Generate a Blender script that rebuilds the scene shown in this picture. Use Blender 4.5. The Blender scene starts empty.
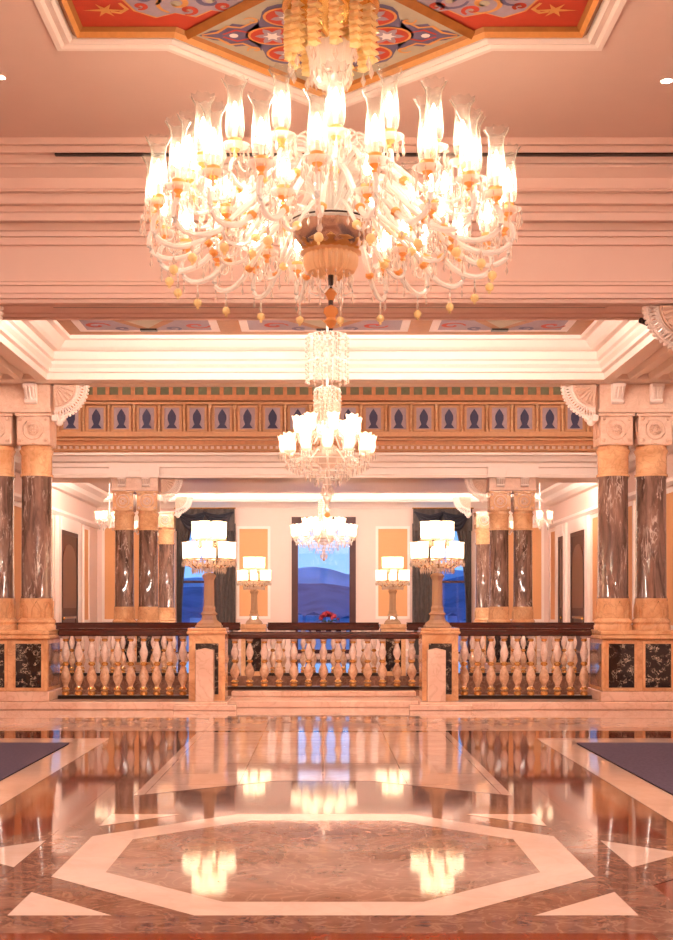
import bpy, math, random
from math import sin, cos, pi, radians
random.seed(7)
SC = bpy.context.scene
COL = SC.collection
F = 1265.0      # focal length in pixels
CZ = 1.3        # eye height

def zy(py, d):
    "height of picture row py at distance d"
    return CZ + (608 - py) * d / F

# ------------------------------------------------------------------ materials
def new_mat(name):
    m = bpy.data.materials.new(name); m.use_nodes = True
    nt = m.node_tree; nt.nodes.clear()
    out = nt.nodes.new('ShaderNodeOutputMaterial')
    return m, nt, out

def N(nt, kind, **kw):
    n = nt.nodes.new(kind)
    for k, v in kw.items():
        if k in n.inputs: n.inputs[k].default_value = v
        else: setattr(n, k, v)
    return n

def c4(c): return (c[0], c[1], c[2], 1.0)

def coords(nt, scale=(1, 1, 1), rnd=True):
    tc = N(nt, 'ShaderNodeTexCoord')
    mp = N(nt, 'ShaderNodeMapping')
    mp.inputs['Scale'].default_value = scale
    nt.links.new(tc.outputs['Object'], mp.inputs['Vector'])
    if rnd:
        oi = N(nt, 'ShaderNodeObjectInfo')
        ml = N(nt, 'ShaderNodeMath', operation='MULTIPLY'); ml.inputs[1].default_value = 37.0
        nt.links.new(oi.outputs['Random'], ml.inputs[0])
        nt.links.new(ml.outputs[0], mp.inputs['Location'])
    return mp.outputs['Vector']

def plain(name, col, rough=0.6, metal=0.0, var=0.06, scale=6, spec=0.5, coat=0.0):
    m, nt, out = new_mat(name)
    b = N(nt, 'ShaderNodeBsdfPrincipled')
    b.inputs['Roughness'].default_value = rough
    b.inputs['Metallic'].default_value = metal
    b.inputs['Specular IOR Level'].default_value = spec
    b.inputs['Coat Weight'].default_value = coat
    no = N(nt, 'ShaderNodeTexNoise'); no.inputs['Scale'].default_value = scale; no.inputs['Detail'].default_value = 4
    nt.links.new(coords(nt), no.inputs['Vector'])
    r = N(nt, 'ShaderNodeValToRGB')
    r.color_ramp.elements[0].color = c4([max(0, c * (1 - var)) for c in col])
    r.color_ramp.elements[1].color = c4([min(1, c * (1 + var)) for c in col])
    nt.links.new(no.outputs['Fac'], r.inputs['Fac'])
    nt.links.new(r.outputs['Color'], b.inputs['Base Color'])
    nt.links.new(b.outputs[0], out.inputs['Surface'])
    return m

def marble(name, c1, c2, vein, scale=2.0, rough=0.12, stretch=(1, 1, 1), vamt=0.5, coat=0.0, tile=None, spec=0.5, rnd=True, mask=False):
    m, nt, out = new_mat(name)
    L = nt.links
    b = N(nt, 'ShaderNodeBsdfPrincipled')
    b.inputs['Roughness'].default_value = rough
    b.inputs['Specular IOR Level'].default_value = spec
    b.inputs['Coat Weight'].default_value = coat
    b.inputs['Coat Roughness'].default_value = 0.03
    v = coords(nt, stretch, rnd)
    n1 = N(nt, 'ShaderNodeTexNoise'); n1.inputs['Scale'].default_value = scale; n1.inputs['Detail'].default_value = 8
    n1.inputs['Roughness'].default_value = 0.65; n1.inputs['Distortion'].default_value = 0.8
    L.new(v, n1.inputs['Vector'])
    r1 = N(nt, 'ShaderNodeValToRGB')
    r1.color_ramp.elements[0].position = 0.32; r1.color_ramp.elements[1].position = 0.68
    r1.color_ramp.elements[0].color = c4(c1); r1.color_ramp.elements[1].color = c4(c2)
    L.new(n1.outputs['Fac'], r1.inputs['Fac'])
    n2 = N(nt, 'ShaderNodeTexNoise'); n2.inputs['Scale'].default_value = scale * 1.7; n2.inputs['Detail'].default_value = 5
    n2.inputs['Distortion'].default_value = 1.6
    L.new(v, n2.inputs['Vector'])
    r2 = N(nt, 'ShaderNodeValToRGB')
    e = r2.color_ramp.elements
    e[0].position = 0.46; e[0].color = (0, 0, 0, 1)
    e[1].position = 0.54; e[1].color = (0, 0, 0, 1)
    k = e.new(0.5); k.color = (vamt, vamt, vamt, 1)
    L.new(n2.outputs['Fac'], r2.inputs['Fac'])
    mx = N(nt, 'ShaderNodeMixRGB'); mx.inputs['Color2'].default_value = c4(vein)
    vf = r2.outputs['Color']
    if mask:
        n3 = N(nt, 'ShaderNodeTexNoise'); n3.inputs['Scale'].default_value = scale * 1.1; n3.inputs['Detail'].default_value = 3
        L.new(v, n3.inputs['Vector'])
        r3 = N(nt, 'ShaderNodeValToRGB'); r3.color_ramp.elements[0].position = 0.50; r3.color_ramp.elements[1].position = 0.62
        L.new(n3.outputs['Fac'], r3.inputs['Fac'])
        mk = N(nt, 'ShaderNodeMixRGB', blend_type='MULTIPLY'); mk.inputs['Fac'].default_value = 1
        L.new(vf, mk.inputs['Color1']); L.new(r3.outputs['Color'], mk.inputs['Color2']); vf = mk.outputs['Color']
    L.new(vf, mx.inputs['Fac']); L.new(r1.outputs['Color'], mx.inputs['Color1'])
    col = mx.outputs['Color']
    if tile:
        br = N(nt, 'ShaderNodeTexBrick'); br.offset = 0.0
        br.inputs['Color1'].default_value = (1, 1, 1, 1); br.inputs['Color2'].default_value = (0.93, 0.93, 0.93, 1)
        br.inputs['Mortar'].default_value = (0.62, 0.5, 0.45, 1); br.inputs['Scale'].default_value = 1.0
        br.inputs['Mortar Size'].default_value = 0.004; br.inputs['Brick Width'].default_value = tile; br.inputs['Row Height'].default_value = tile
        tc = N(nt, 'ShaderNodeTexCoord'); L.new(tc.outputs['Object'], br.inputs['Vector'])
        mm = N(nt, 'ShaderNodeMixRGB', blend_type='MULTIPLY'); mm.inputs['Fac'].default_value = 1
        L.new(col, mm.inputs['Color1']); L.new(br.outputs['Color'], mm.inputs['Color2'])
        col = mm.outputs['Color']
    L.new(col, b.inputs['Base Color'])
    L.new(b.outputs[0], out.inputs['Surface'])
    return m

def emis(name, col, strength, mixd=0.0):
    m, nt, out = new_mat(name)
    e = N(nt, 'ShaderNodeEmission'); e.inputs['Color'].default_value = c4(col); e.inputs['Strength'].default_value = strength
    if mixd:
        b = N(nt, 'ShaderNodeBsdfPrincipled'); b.inputs['Base Color'].default_value = c4(col); b.inputs['Roughness'].default_value = 0.3
        a = N(nt, 'ShaderNodeAddShader'); nt.links.new(e.outputs[0], a.inputs[0]); nt.links.new(b.outputs[0], a.inputs[1])
        nt.links.new(a.outputs[0], out.inputs['Surface'])
    else:
        nt.links.new(e.outputs[0], out.inputs['Surface'])
    return m

def glassy(name, col, transp=0.5, trans_l=0.3, rough=0.05, tint=(1, 1, 1)):
    "thin cut glass: clear where faced, milky and shiny at its edges"
    m, nt, out = new_mat(name); L = nt.links
    t = N(nt, 'ShaderNodeBsdfTransparent'); t.inputs['Color'].default_value = c4(tint)
    b = N(nt, 'ShaderNodeBsdfPrincipled'); b.inputs['Base Color'].default_value = c4(col)
    b.inputs['Roughness'].default_value = rough; b.inputs['Specular IOR Level'].default_value = 0.8
    tl = N(nt, 'ShaderNodeBsdfTranslucent'); tl.inputs['Color'].default_value = c4(col)
    m1 = N(nt, 'ShaderNodeMixShader'); m1.inputs[0].default_value = trans_l
    L.new(b.outputs[0], m1.inputs[1]); L.new(tl.outputs[0], m1.inputs[2])
    lw = N(nt, 'ShaderNodeLayerWeight'); lw.inputs['Blend'].default_value = 0.35
    mr = N(nt, 'ShaderNodeMapRange'); mr.inputs['To Min'].default_value = 1 - transp; mr.inputs['To Max'].default_value = 1.0
    L.new(lw.outputs['Facing'], mr.inputs['Value'])
    m2 = N(nt, 'ShaderNodeMixShader')
    L.new(mr.outputs[0], m2.inputs[0]); L.new(t.outputs[0], m2.inputs[1]); L.new(m1.outputs[0], m2.inputs[2])
    L.new(m2.outputs[0], out.inputs['Surface'])
    return m

M = {}
M['wall'] = plain('wall_paint', (0.78, 0.545, 0.45), 0.55, var=0.02)
M['ceil'] = plain('ceiling_paint', (0.70, 0.475, 0.385), 0.7, var=0.02)
M['white'] = plain('white_trim_paint', (0.86, 0.70, 0.61), 0.45, var=0.02)
M['orange_wall'] = plain('apricot_wall_fabric', (0.72, 0.34, 0.14), 0.7, var=0.05, scale=30)
M['gilt'] = plain('gilt', (0.36, 0.125, 0.02), 0.45, 0.25, var=0.25, scale=14)
M['gold'] = plain('gold_metal', (0.85, 0.52, 0.18), 0.25, 0.9, var=0.1, scale=10)
M['stone'] = marble('pink_carved_stone', (0.66, 0.40, 0.28), (0.82, 0.57, 0.43), (0.5, 0.28, 0.18), 5, 0.4, vamt=0.3)
M['honey'] = marble('honey_marble', (0.60, 0.28, 0.12), (0.84, 0.51, 0.28), (0.40, 0.17, 0.07), 2.4, 0.14, vamt=0.35)
M['shaft'] = marble('dark_veined_marble', (0.055, 0.028, 0.022), (0.32, 0.175, 0.125), (0.78, 0.60, 0.50), 4.5, 0.07, stretch=(1.7, 1.7, 0.32), vamt=0.7, coat=0.6, mask=True)
M['black'] = marble('black_fossil_marble', (0.008, 0.006, 0.006), (0.03, 0.02, 0.02), (0.85, 0.66, 0.48), 11.0, 0.08, vamt=0.95, coat=0.4, mask=True)
M['curb'] = marble('rose_curb_marble', (0.72, 0.45, 0.33), (0.84, 0.60, 0.47), (0.50, 0.25, 0.15), 2.0, 0.15, vamt=0.3)
M['balu'] = marble('cream_baluster_marble', (0.66, 0.44, 0.34), (0.90, 0.72, 0.62), (0.45, 0.2, 0.1), 9.0, 0.12, vamt=0.3, coat=0.3)
M['amber_marble'] = marble('amber_baluster_marble', (0.45, 0.22, 0.11), (0.85, 0.56, 0.38), (0.3, 0.1, 0.04), 9.0, 0.1, vamt=0.3, coat=0.3)
M['mahog'] = marble('dark_mahogany', (0.035, 0.006, 0.004), (0.09, 0.018, 0.010), (0.02, 0.004, 0.003), 4.0, 0.18, stretch=(0.4, 4, 4), vamt=0.4, coat=0.4)
M['door_glass'] = plain('dark_amber_door_glass', (0.07, 0.018, 0.008), 0.3)
M['framewood'] = plain('dark_window_frame_wood', (0.06, 0.012, 0.008), 0.45, var=0.3, scale=5, spec=0.3)
M['door'] = marble('brown_door_wood', (0.03, 0.007, 0.004), (0.09, 0.024, 0.012), (0.02, 0.004, 0.002), 4.0, 0.4, stretch=(4, 4, 0.5), vamt=0.4, spec=0.3)
# floor stones
FR = 0.05
M['f_light'] = marble('floor_cream_marble', (0.66, 0.44, 0.35), (0.78, 0.56, 0.46), (0.52, 0.30, 0.20), 1.6, FR, vamt=0.25, tile=0.62, spec=0.45, rnd=False)
M['f_pale'] = marble('floor_pale_marble', (0.68, 0.47, 0.37), (0.79, 0.58, 0.47), (0.62, 0.40, 0.28), 1.4, FR, vamt=0.2, spec=0.45, rnd=False)
M['f_brown'] = marble('floor_brown_marble', (0.12, 0.045, 0.027), (0.28, 0.135, 0.09), (0.50, 0.30, 0.20), 3.2, FR, vamt=0.35, spec=0.22, rnd=False)
M['f_tan'] = marble('floor_tan_marble', (0.22, 0.105, 0.068), (0.40, 0.215, 0.148), (0.62, 0.40, 0.27), 2.6, FR, vamt=0.35, spec=0.45, rnd=False)
M['f_maroon'] = marble('floor_oxblood_marble', (0.11, 0.016, 0.006), (0.23, 0.045, 0.018), (0.30, 0.09, 0.05), 2.2, FR, vamt=0.3, spec=0.22, rnd=False)
M['f_dark'] = marble('floor_dark_line', (0.05, 0.02, 0.012), (0.09, 0.035, 0.02), (0.2, 0.1, 0.06), 2.2, FR, vamt=0.3, spec=0.22, rnd=False)
M['rug'] = plain('slate_blue_carpet', (0.115, 0.085, 0.12), 0.95, var=0.35, scale=40, spec=0.1)
M['redcarpet'] = plain('red_stair_carpet', (0.16, 0.02, 0.015), 0.95, var=0.2, scale=30, spec=0.1)
# paint
M['p_red'] = plain('painted_vermilion', (0.46, 0.035, 0.010), 0.6, var=0.12, scale=14)
M['p_blue'] = plain('painted_slate_violet', (0.12, 0.09, 0.17), 0.6, var=0.2, scale=20)
M['p_grey'] = plain('painted_lilac_grey', (0.33, 0.24, 0.28), 0.6, var=0.15, scale=20)
M['p_cream'] = plain('painted_stone_cream', (0.42, 0.34, 0.24), 0.6, var=0.12, scale=9)
M['p_gold'] = plain('painted_gold_line', (0.62, 0.26, 0.06), 0.45, var=0.15, scale=30)
M['p_navy'] = plain('painted_navy', (0.035, 0.025, 0.07), 0.6, var=0.2, scale=30)
M['p_green'] = plain('painted_dull_green', (0.17, 0.16, 0.08), 0.7, var=0.3, scale=12)
M['p_pale'] = plain('painted_white_petal', (0.80, 0.66, 0.62), 0.6, var=0.1, scale=30)
M['f_gilt'] = plain('frieze_gilt', (0.56, 0.26, 0.105), 0.5, var=0.2, scale=14)
M['f_mauve'] = plain('frieze_mauve', (0.40, 0.27, 0.28), 0.6, var=0.15, scale=14)
M['p_orange'] = plain('painted_amber', (0.56, 0.22, 0.085), 0.6, var=0.25, scale=12)
# glass and light
WARM = (1.0, 0.79, 0.58)
M['bulb'] = emis('candle_bulb_light', (1.0, 0.86, 0.68), 38)
M['bulb2'] = emis('small_bulb_light', (1.0, 0.80, 0.56), 110)
M['opal'] = emis('opal_lit_shade', (1.0, 0.79, 0.52), 1.5, 1)
M['opal2'] = emis('opal_lit_tulip', (1.0, 0.80, 0.56), 0.75, 1)
M['down'] = emis('downlight_lens', (1.0, 0.86, 0.77), 360)
M['down_fill'] = emis('hall_fill_lens', (1.0, 0.86, 0.77), 620)  # for the added fill downlights over and behind the camera
M['fill_soft'] = emis('soft_fill_cove_strip', (1.0, 0.86, 0.76), 20)  # for the strip added to lighten the aisle ceiling
M['cove'] = emis('fill_cove_strip', (1.0, 0.86, 0.76), 75)  # for the fill strips added behind the beams
M['glass'] = glassy('cut_glass', (0.96, 0.90, 0.84), 0.45, 0.25)
M['shadeglass'] = glassy('hurricane_glass', (0.42, 0.36, 0.29), 0.86, 0.4)
M['crystal'] = glassy('crystal_drops', (0.82, 0.66, 0.55), 0.62, 0.3, 0.02)
M['skirt'] = glassy('pale_amber_fluted_glass', (0.92, 0.66, 0.42), 0.3, 0.4, tint=(1, .85, .65))
M['amber'] = glassy('amber_glass', (0.88, 0.48, 0.18), 0.3, 0.45, tint=(1, 0.7, 0.35))
M['yellow'] = glassy('lemon_glass', (1.0, 0.84, 0.50), 0.2, 0.45, tint=(1, 0.9, 0.55))
M['lampglass'] = glassy('warm_lamp_glass', (0.62, 0.38, 0.22), 0.3, 0.2)
M['silver'] = plain('silvered_bronze', (0.55, 0.38, 0.28), 0.2, 0.9, var=0.3, scale=20)
M['darkmetal'] = plain('dark_bronze', (0.03, 0.015, 0.01), 0.3, 0.6)
M['candle'] = plain('white_candle_sleeve', (0.9, 0.8, 0.65), 0.4)
M['velvet'] = plain('grey_brown_velvet', (0.10, 0.075, 0.066), 0.75, var=0.35, scale=9, spec=0.3)
M['blackvelvet'] = plain('black_swag_velvet', (0.018, 0.016, 0.026), 0.6, var=0.3, scale=9)
M['flower'] = plain('dark_red_petals', (0.30, 0.01, 0.02), 0.6, var=0.4, scale=30)
M['leaf'] = plain('dark_leaves', (0.03, 0.06, 0.02), 0.6, var=0.4, scale=30)
M['black_plastic'] = plain('black_plastic', (0.01, 0.01, 0.01), 0.3)
M['hill'] = plain('dusk_hillside', (0.10, 0.16, 0.30), 0.95, var=0.75, scale=0.12)
M['snow'] = plain('pale_far_ridge', (0.35, 0.45, 0.62), 0.95, var=0.6, scale=0.06)
M['water'] = plain('dusk_water', (0.08, 0.15, 0.30), 0.35, var=0.3, scale=0.2)
M['town'] = plain('pale_waterfront', (0.30, 0.42, 0.62), 0.9, var=0.5, scale=0.4)
def pane_mat():
    m, nt, out = new_mat('window_pane_glass')
    t = N(nt, 'ShaderNodeBsdfTransparent'); g = N(nt, 'ShaderNodeBsdfGlossy'); g.inputs['Roughness'].default_value = 0.02
    x = N(nt, 'ShaderNodeMixShader'); x.inputs[0].default_value = 0.05
    nt.links.new(t.outputs[0], x.inputs[1]); nt.links.new(g.outputs[0], x.inputs[2]); nt.links.new(x.outputs[0], out.inputs['Surface'])
    return m
M['pane'] = pane_mat()

# ------------------------------------------------------------------ mesh helpers
class MB:
    def __init__(s): s.v = []; s.f = []; s.m = []; s.mats = []
    def mi(s, m):
        if m not in s.mats: s.mats.append(m)
        return s.mats.index(m)
    def add(s, vs, fs, m):
        o = len(s.v); s.v += [tuple(v) for v in vs]; k = s.mi(m)
        for f in fs: s.f.append([i + o for i in f]); s.m.append(k)
        return s
    def box(s, x0, x1, y0, y1, z0, z1, m, bev=0.0):
        if bev <= 0:
            vs = [(x, y, z) for z in (z0, z1) for y in (y0, y1) for x in (x0, x1)]
            return s.add(vs, [(0, 2, 3, 1), (4, 5, 7, 6), (0, 1, 5, 4), (2, 6, 7, 3), (0, 4, 6, 2), (1, 3, 7, 5)], m)
        b = bev
        lay = [(z0, b), (z0 + b, 0), (z1 - b, 0), (z1, b)]
        vs = []
        for z, i in lay:
            vs += [(x0 + i + (b if i == 0 else 0), y0 + i, z), (x1 - i - (b if i == 0 else 0), y0 + i, z),
                   (x1 - i, y0 + i + (b if i == 0 else 0), z), (x1 - i, y1 - i - (b if i == 0 else 0), z),
                   (x1 - i - (b if i == 0 else 0), y1 - i, z), (x0 + i + (b if i == 0 else 0), y1 - i, z),
                   (x0 + i, y1 - i - (b if i == 0 else 0), z), (x0 + i, y0 + i + (b if i == 0 else 0), z)]
        fs = [tuple(range(7, -1, -1)), tuple(range(24, 32))]
        for r in range(3):
            for k in range(8):
                fs.append((r * 8 + k, r * 8 + (k + 1) % 8, (r + 1) * 8 + (k + 1) % 8, (r + 1) * 8 + k))
        return s.add(vs, fs, m)
    def lathe(s, prof, m, c=(0, 0, 0), n=16, flute=0.0, nf=8, cap=True, mats=None):
        vs = []; fs = []
        for (r, z) in prof:
            for k in range(n):
                a = 2 * pi * k / n
                rr = r * (1 + flute * cos(nf * a))
                vs.append((c[0] + rr * cos(a), c[1] + rr * sin(a), c[2] + z))
        if mats is None:
            for i in range(len(prof) - 1):
                for k in range(n):
                    fs.append((i * n + k, i * n + (k + 1) % n, (i + 1) * n + (k + 1) % n, (i + 1) * n + k))
            if cap:
                fs.append(tuple(range(n - 1, -1, -1))); fs.append(tuple(range((len(prof) - 1) * n, len(prof) * n)))
            return s.add(vs, fs, m)
        o = len(s.v); s.v += vs
        for i in range(len(prof) - 1):
            for k in range(n):
                s.f.append([o + i * n + k, o + i * n + (k + 1) % n, o + (i + 1) * n + (k + 1) % n, o + (i + 1) * n + k]); s.m.append(s.mi(mats[i]))
        return s
    def tube(s, pts, r, m, n=6, cap=True):
        vs = []; fs = []; L = len(pts)
        for i, p in enumerate(pts):
            a = pts[max(0, i - 1)]; b = pts[min(L - 1, i + 1)]
            t = [b[k] - a[k] for k in range(3)]; tl = math.sqrt(sum(q * q for q in t)) or 1; t = [q / tl for q in t]
            up = (0, 0, 1) if abs(t[2]) < 0.9 else (1, 0, 0)
            u = [t[1] * up[2] - t[2] * up[1], t[2] * up[0] - t[0] * up[2], t[0] * up[1] - t[1] * up[0]]
            ul = math.sqrt(sum(q * q for q in u)) or 1; u = [q / ul for q in u]
            w = [u[1] * t[2] - u[2] * t[1], u[2] * t[0] - u[0] * t[2], u[0] * t[1] - u[1] * t[0]]
            rr = r(i / (L - 1)) if callable(r) else r
            for k in range(n):
                an = 2 * pi * k / n
                vs.append([p[j] + rr * (cos(an) * u[j] + sin(an) * w[j]) for j in range(3)])
        for i in range(L - 1):
            for k in range(n):
                fs.append((i * n + k, i * n + (k + 1) % n, (i + 1) * n + (k + 1) % n, (i + 1) * n + k))
        if cap:
            fs.append(tuple(range(n - 1, -1, -1))); fs.append(tuple(range((L - 1) * n, L * n)))
        return s.add(vs, fs, m)
    def ball(s, c, r, m, n=8, k=5, sz=1.0):
        prof = [(r * sin(pi * i / k) + 1e-4, -r * sz * cos(pi * i / k)) for i in range(k + 1)]
        return s.lathe(prof, m, c, n)
    def flat(s, pts, z, m):          # polygon seen from below
        return s.add([(p[0], p[1], z) for p in pts], [tuple(range(len(pts)))], m)
    def prism(s, pts, axis, a, b, m):
        "extrude a 2-D polygon along an axis from a to b"
        n = len(pts); vs = []
        for t in (a, b):
            for (p, q) in pts:
                vs.append({'x': (t, p, q), 'y': (p, t, q), 'z': (p, q, t)}[axis])
        fs = [tuple(range(n - 1, -1, -1)), tuple(range(n, 2 * n))] + [(k, (k + 1) % n, n + (k + 1) % n, n + k) for k in range(n)]
        return s.add(vs, fs, m)
    def drop(s, c, r, h, m):        # a faceted crystal drop hanging from c
        x, y, z = c
        vs = [(x, y, z), (x + r, y, z - h * .6), (x, y + r, z - h * .6), (x - r, y, z - h * .6), (x, y - r, z - h * .6), (x, y, z - h)]
        return s.add(vs, [(0, 1, 2), (0, 2, 3), (0, 3, 4), (0, 4, 1), (5, 2, 1), (5, 3, 2), (5, 4, 3), (5, 1, 4)], m)
    def build(s, name, parent=None, smooth=False, loc=(0, 0, 0), rz=0.0):
        me = bpy.data.meshes.new(name); me.from_pydata(s.v, [], s.f)
        for m in s.mats: me.materials.append(m)
        me.polygons.foreach_set('material_index', s.m)
        if smooth:
            me.polygons.foreach_set('use_smooth', [True] * len(s.f))
            try: me.set_sharp_from_angle(angle=radians(38))
            except Exception: pass
        me.update()
        o = bpy.data.objects.new(name, me); COL.objects.link(o)
        o.location = loc; o.rotation_euler.z = rz
        if parent: o.parent = parent
        return o

def tag(o, label=None, cat=None, group=None, kind=None):
    if label: o['label'] = label
    if cat: o['category'] = cat
    if group: o['group'] = group
    if kind: o['kind'] = kind
    return o
def empty(name, loc, label, cat, group=None, rz=0.0):
    o = bpy.data.objects.new(name, None); COL.objects.link(o); o.location = loc; o.rotation_euler.z = rz
    o.empty_display_size = 0.1
    return tag(o, label, cat, group)
KIDS = {}
def kids_of(o):
    return [c for c in COL.objects if c.parent == o]
def snapshot(o):
    return (o, [snapshot(c) for c in kids_of(o)])
def copy_snap(sn, parent=None):
    o, ch = sn
    c = o.copy(); COL.objects.link(c)
    if parent: c.parent = parent
    for k in ch: copy_snap(k, c)
    return c
def struct(mb, name, **kw):
    return tag(mb.build(name, **kw), kind='structure')

# ------------------------------------------------------------------ floor
W = 6.05
def floor():
    b = MB()
    b.box(-W, W, -6, 17.35, -0.3, 0.0, M['f_light'])
    def P(pts, m, lay): b.flat(pts, 0.0008 * lay, M[m])
    def R(x0, x1, y0, y1, m, lay): P([(x0, y0), (x1, y0), (x1, y1), (x0, y1)], m, lay)
    # dark line and lighter landing strip before the steps
    R(-W, W, 13.22, 13.38, 'f_dark', 2)
    R(-W, W, 12.62, 13.22, 'f_maroon', 1)
    R(-1.31, 1.31, 12.75, 13.22, 'f_light', 3)
    R(-W, W, 14.9, 14.97, 'f_tan', 1)
    # long lanes
    R(-2.13, 2.13, -6, 12.62, 'f_brown', 1)
    for s in (-1, 1):
        x = sorted((s * 1.545, s * 1.94)); R(x[0], x[1], -6, 12.62, 'f_maroon', 2)
        x = sorted((s * 2.12, s * 2.42)); R(x[0], x[1], -6, 12.45, 'f_pale', 3)
        x = sorted((s * 2.40, s * W)); R(x[0], x[1], 12.10, 12.45, 'f_pale', 3)
        x = sorted((s * 2.42, s * W)); R(x[0], x[1], -6, 12.10, 'f_tan', 2)
    # centre field between the star and the landing
    P([(-1.31, 12.75), (-1.31, 8.75), (-0.35, 9.5), (0.35, 9.5), (1.31, 8.75), (1.31, 12.75)][::-1], 'f_light', 3)
    P([(-0.9, 12.3), (-0.9, 9.9), (0.9, 9.9), (0.9, 12.3)][::-1], 'f_pale', 4)
    P([(-0.8, 12.2), (-0.8, 10.0), (0.8, 10.0), (0.8, 12.2)][::-1], 'f_light', 5)
    for cy in (6.64, 1.5):
        h = 1.31; q = h * 0.4142
        sq = [(-1.545, cy - 1.6), (1.545, cy - 1.6), (1.545, cy + 1.6), (-1.545, cy + 1.6)]
        P(sq, 'f_brown', 4)
        for (a, bb, m, l) in ((1.31, 1.31 * .4142, 'f_pale', 6), (1.065, 1.065 * .4142, 'f_tan', 7)):
            P([(-bb, cy - a), (bb, cy - a), (a, cy - bb), (a, cy + bb), (bb, cy + a), (-bb, cy + a), (-a, cy + bb), (-a, cy - bb)], m, l)
        for sx in (-1, 1):
            for sy in (-1, 1):
                c = (sx * 1.33, cy + sy * 1.31)
                t = [c, (c[0] - sx * .44, c[1]), (c[0], c[1] - sy * .44)]
                if sx * sy < 0: t = t[::-1]
                P(t, 'f_pale', 6)
            # brown chevron and pale triangle beyond the side lanes
            t = [(sx * 1.545, cy - .72), (sx * 1.94, cy - .33), (sx * 1.94, cy + .42), (sx * 1.545, cy + .78)]
            P(t if sx > 0 else t[::-1], 'f_brown', 5)
            t = [(sx * 1.545, cy - .32), (sx * 1.91, cy + .045), (sx * 1.545, cy + .41)]
            P(t if sx > 0 else t[::-1], 'f_pale', 6)
        R(-1.31, 1.31, cy - 2.1, cy - 1.6, 'f_maroon', 5)
    # landing round the stairwell
    b.box(-1.75, 1.75, 17.35, 18.05, -0.3, 0.0, M['f_light'])
    return struct(b, 'floor')
floor()
b = MB(); b.box(-W, W, 24.2, 34.0, -0.3, 0.0, M['f_brown']); struct(b, 'floor_rear_landing')
b = MB(); b.box(-W, W, 17.0, 25, -3.4, -3.3, M['redcarpet']); struct(b, 'floor_stairwell')

# rugs
for s, w in ((-1, 'left'), (1, 'right')):
    b = MB(); x = sorted((s * 2.42, s * 5.6)); b.box(x[0], x[1], 2.0, 12.08, 0.006, 0.016, M['rug'], 0.004)
    tag(b.build('carpet_runner'), 'slate blue carpet laid on the polished floor at the %s edge of the hall' % w, 'carpet')

# curbs (raised marble steps)
b = MB()
for x0, x1 in ((-W, -1.22), (1.24, W)): b.box(x0, x1, 16.12, 17.3, 0.001, 0.10, M['curb'], 0.012)
b.box(-1.9, -1.1, 16.02, 16.2, 0.001, 0.07, M['curb'], 0.01); b.box(1.1, 1.9, 16.02, 16.2, 0.001, 0.07, M['curb'], 0.01)
b.box(-1.25, 1.27, 16.5, 17.95, 0.001, 0.09, M['curb'], 0.012)
b.box(-1.25, 1.27, 17.25, 17.95, 0.09, 0.165, M['curb'], 0.012)
struct(b, 'trim_1')

# ------------------------------------------------------------------ walls and ceilings
def extr(profile, a0, a1, m, axis='x', flip=1, top=None, back=None):
    "solid moulding: profile of (offset, z) with the back closed"
    pts = list(profile)
    return pts

def moulding(mb, prof, x0, x1, m, yb, zt):
    "prof: (y, z) from top to bottom facing -y; closed with back yb"
    pts = [(yb, zt)] + prof + [(yb, prof[-1][1])]
    mb.prism(pts, 'x', x0, x1, m)

# near hall ceiling
ZC = 5.56
b = MB(); b.box(-W, W, -6, 12.2, ZC + 0.06, ZC + 0.3, M['ceil'])
CX, CY = 0.05, 9.36
# opening of the painted coffer (rectangle with half-diamonds) in a thin ceiling layer
HX, Y0, Y1, HD = 1.98, 5.36, 9.52, 1.20
def ceil_layer():
    outer = [(-W, -6), (W, -6), (W, 12.2), (-W, 12.2)]
    lx, rx = CX - HX, CX + HX
    zz = (ZC, ZC + 0.06)
    # strips round the opening
    b.box(-W, lx, -6, 12.2, *zz, M['ceil']); b.box(rx, W, -6, 12.2, *zz, M['ceil'])
    for side in (0, 1):
        if side == 0:
            p = [(lx, 12.2), (lx, Y1), (CX - HD, Y1), (CX, Y1 + HD), (CX, 12.2)]
            q = [(rx, 12.2), (CX, 12.2), (CX, Y1 + HD), (CX + HD, Y1), (rx, Y1)]
        else:
            p = [(lx, Y0), (lx, -6), (CX, -6), (CX, Y0 - HD), (CX - HD, Y0)]
            q = [(rx, -6), (rx, Y0), (CX + HD, Y0), (CX, Y0 - HD), (CX, -6)]
        b.prism(p, 'z', *zz, M['ceil']); b.prism(q, 'z', *zz, M['ceil'])
ceil_layer(); struct(b, 'ceiling')

def outline(off):
    "coffer outline inset by off"
    k = off * 0.4142
    lx, rx, y1, y0 = CX - HX + off, CX + HX - off, Y1 - off, Y0 + off
    h = HD - off * 0.4142 + 0
    # diamond tip moves in by off*sqrt2 from the edge line Y1
    tip = Y1 + HD - off * 1.4142
    hx = tip - y1
    tip0 = Y0 - HD + off * 1.4142
    return [(lx, y0), (CX - hx, y0), (CX, tip0), (CX + hx, y0), (rx, y0), (rx, y1), (CX + hx, y1), (CX, tip), (CX - hx, y1), (lx, y1)]
def ring(mb, o1, o2, z1, z2, m, z3=None):
    "band between two insets of the outline, sloping from z1 to z2"
    A, B = outline(o1), outline(o2); n = len(A)
    vs = [(p[0], p[1], z1) for p in A] + [(p[0], p[1], z2) for p in B]
    mb.add(vs, [(k, (k + 1) % n, n + (k + 1) % n, n + k) for k in range(n)], m)
b = MB()
ring(b, -0.10, -0.085, ZC - 0.001, ZC - 0.03, M['white']); ring(b, -0.085, -0.045, ZC - 0.03, ZC - 0.03, M['white'])
ring(b, -0.045, -0.02, ZC - 0.03, ZC - 0.012, M['white']); ring(b, -0.02, 0.03, ZC - 0.012, ZC - 0.03, M['white'])
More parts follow.
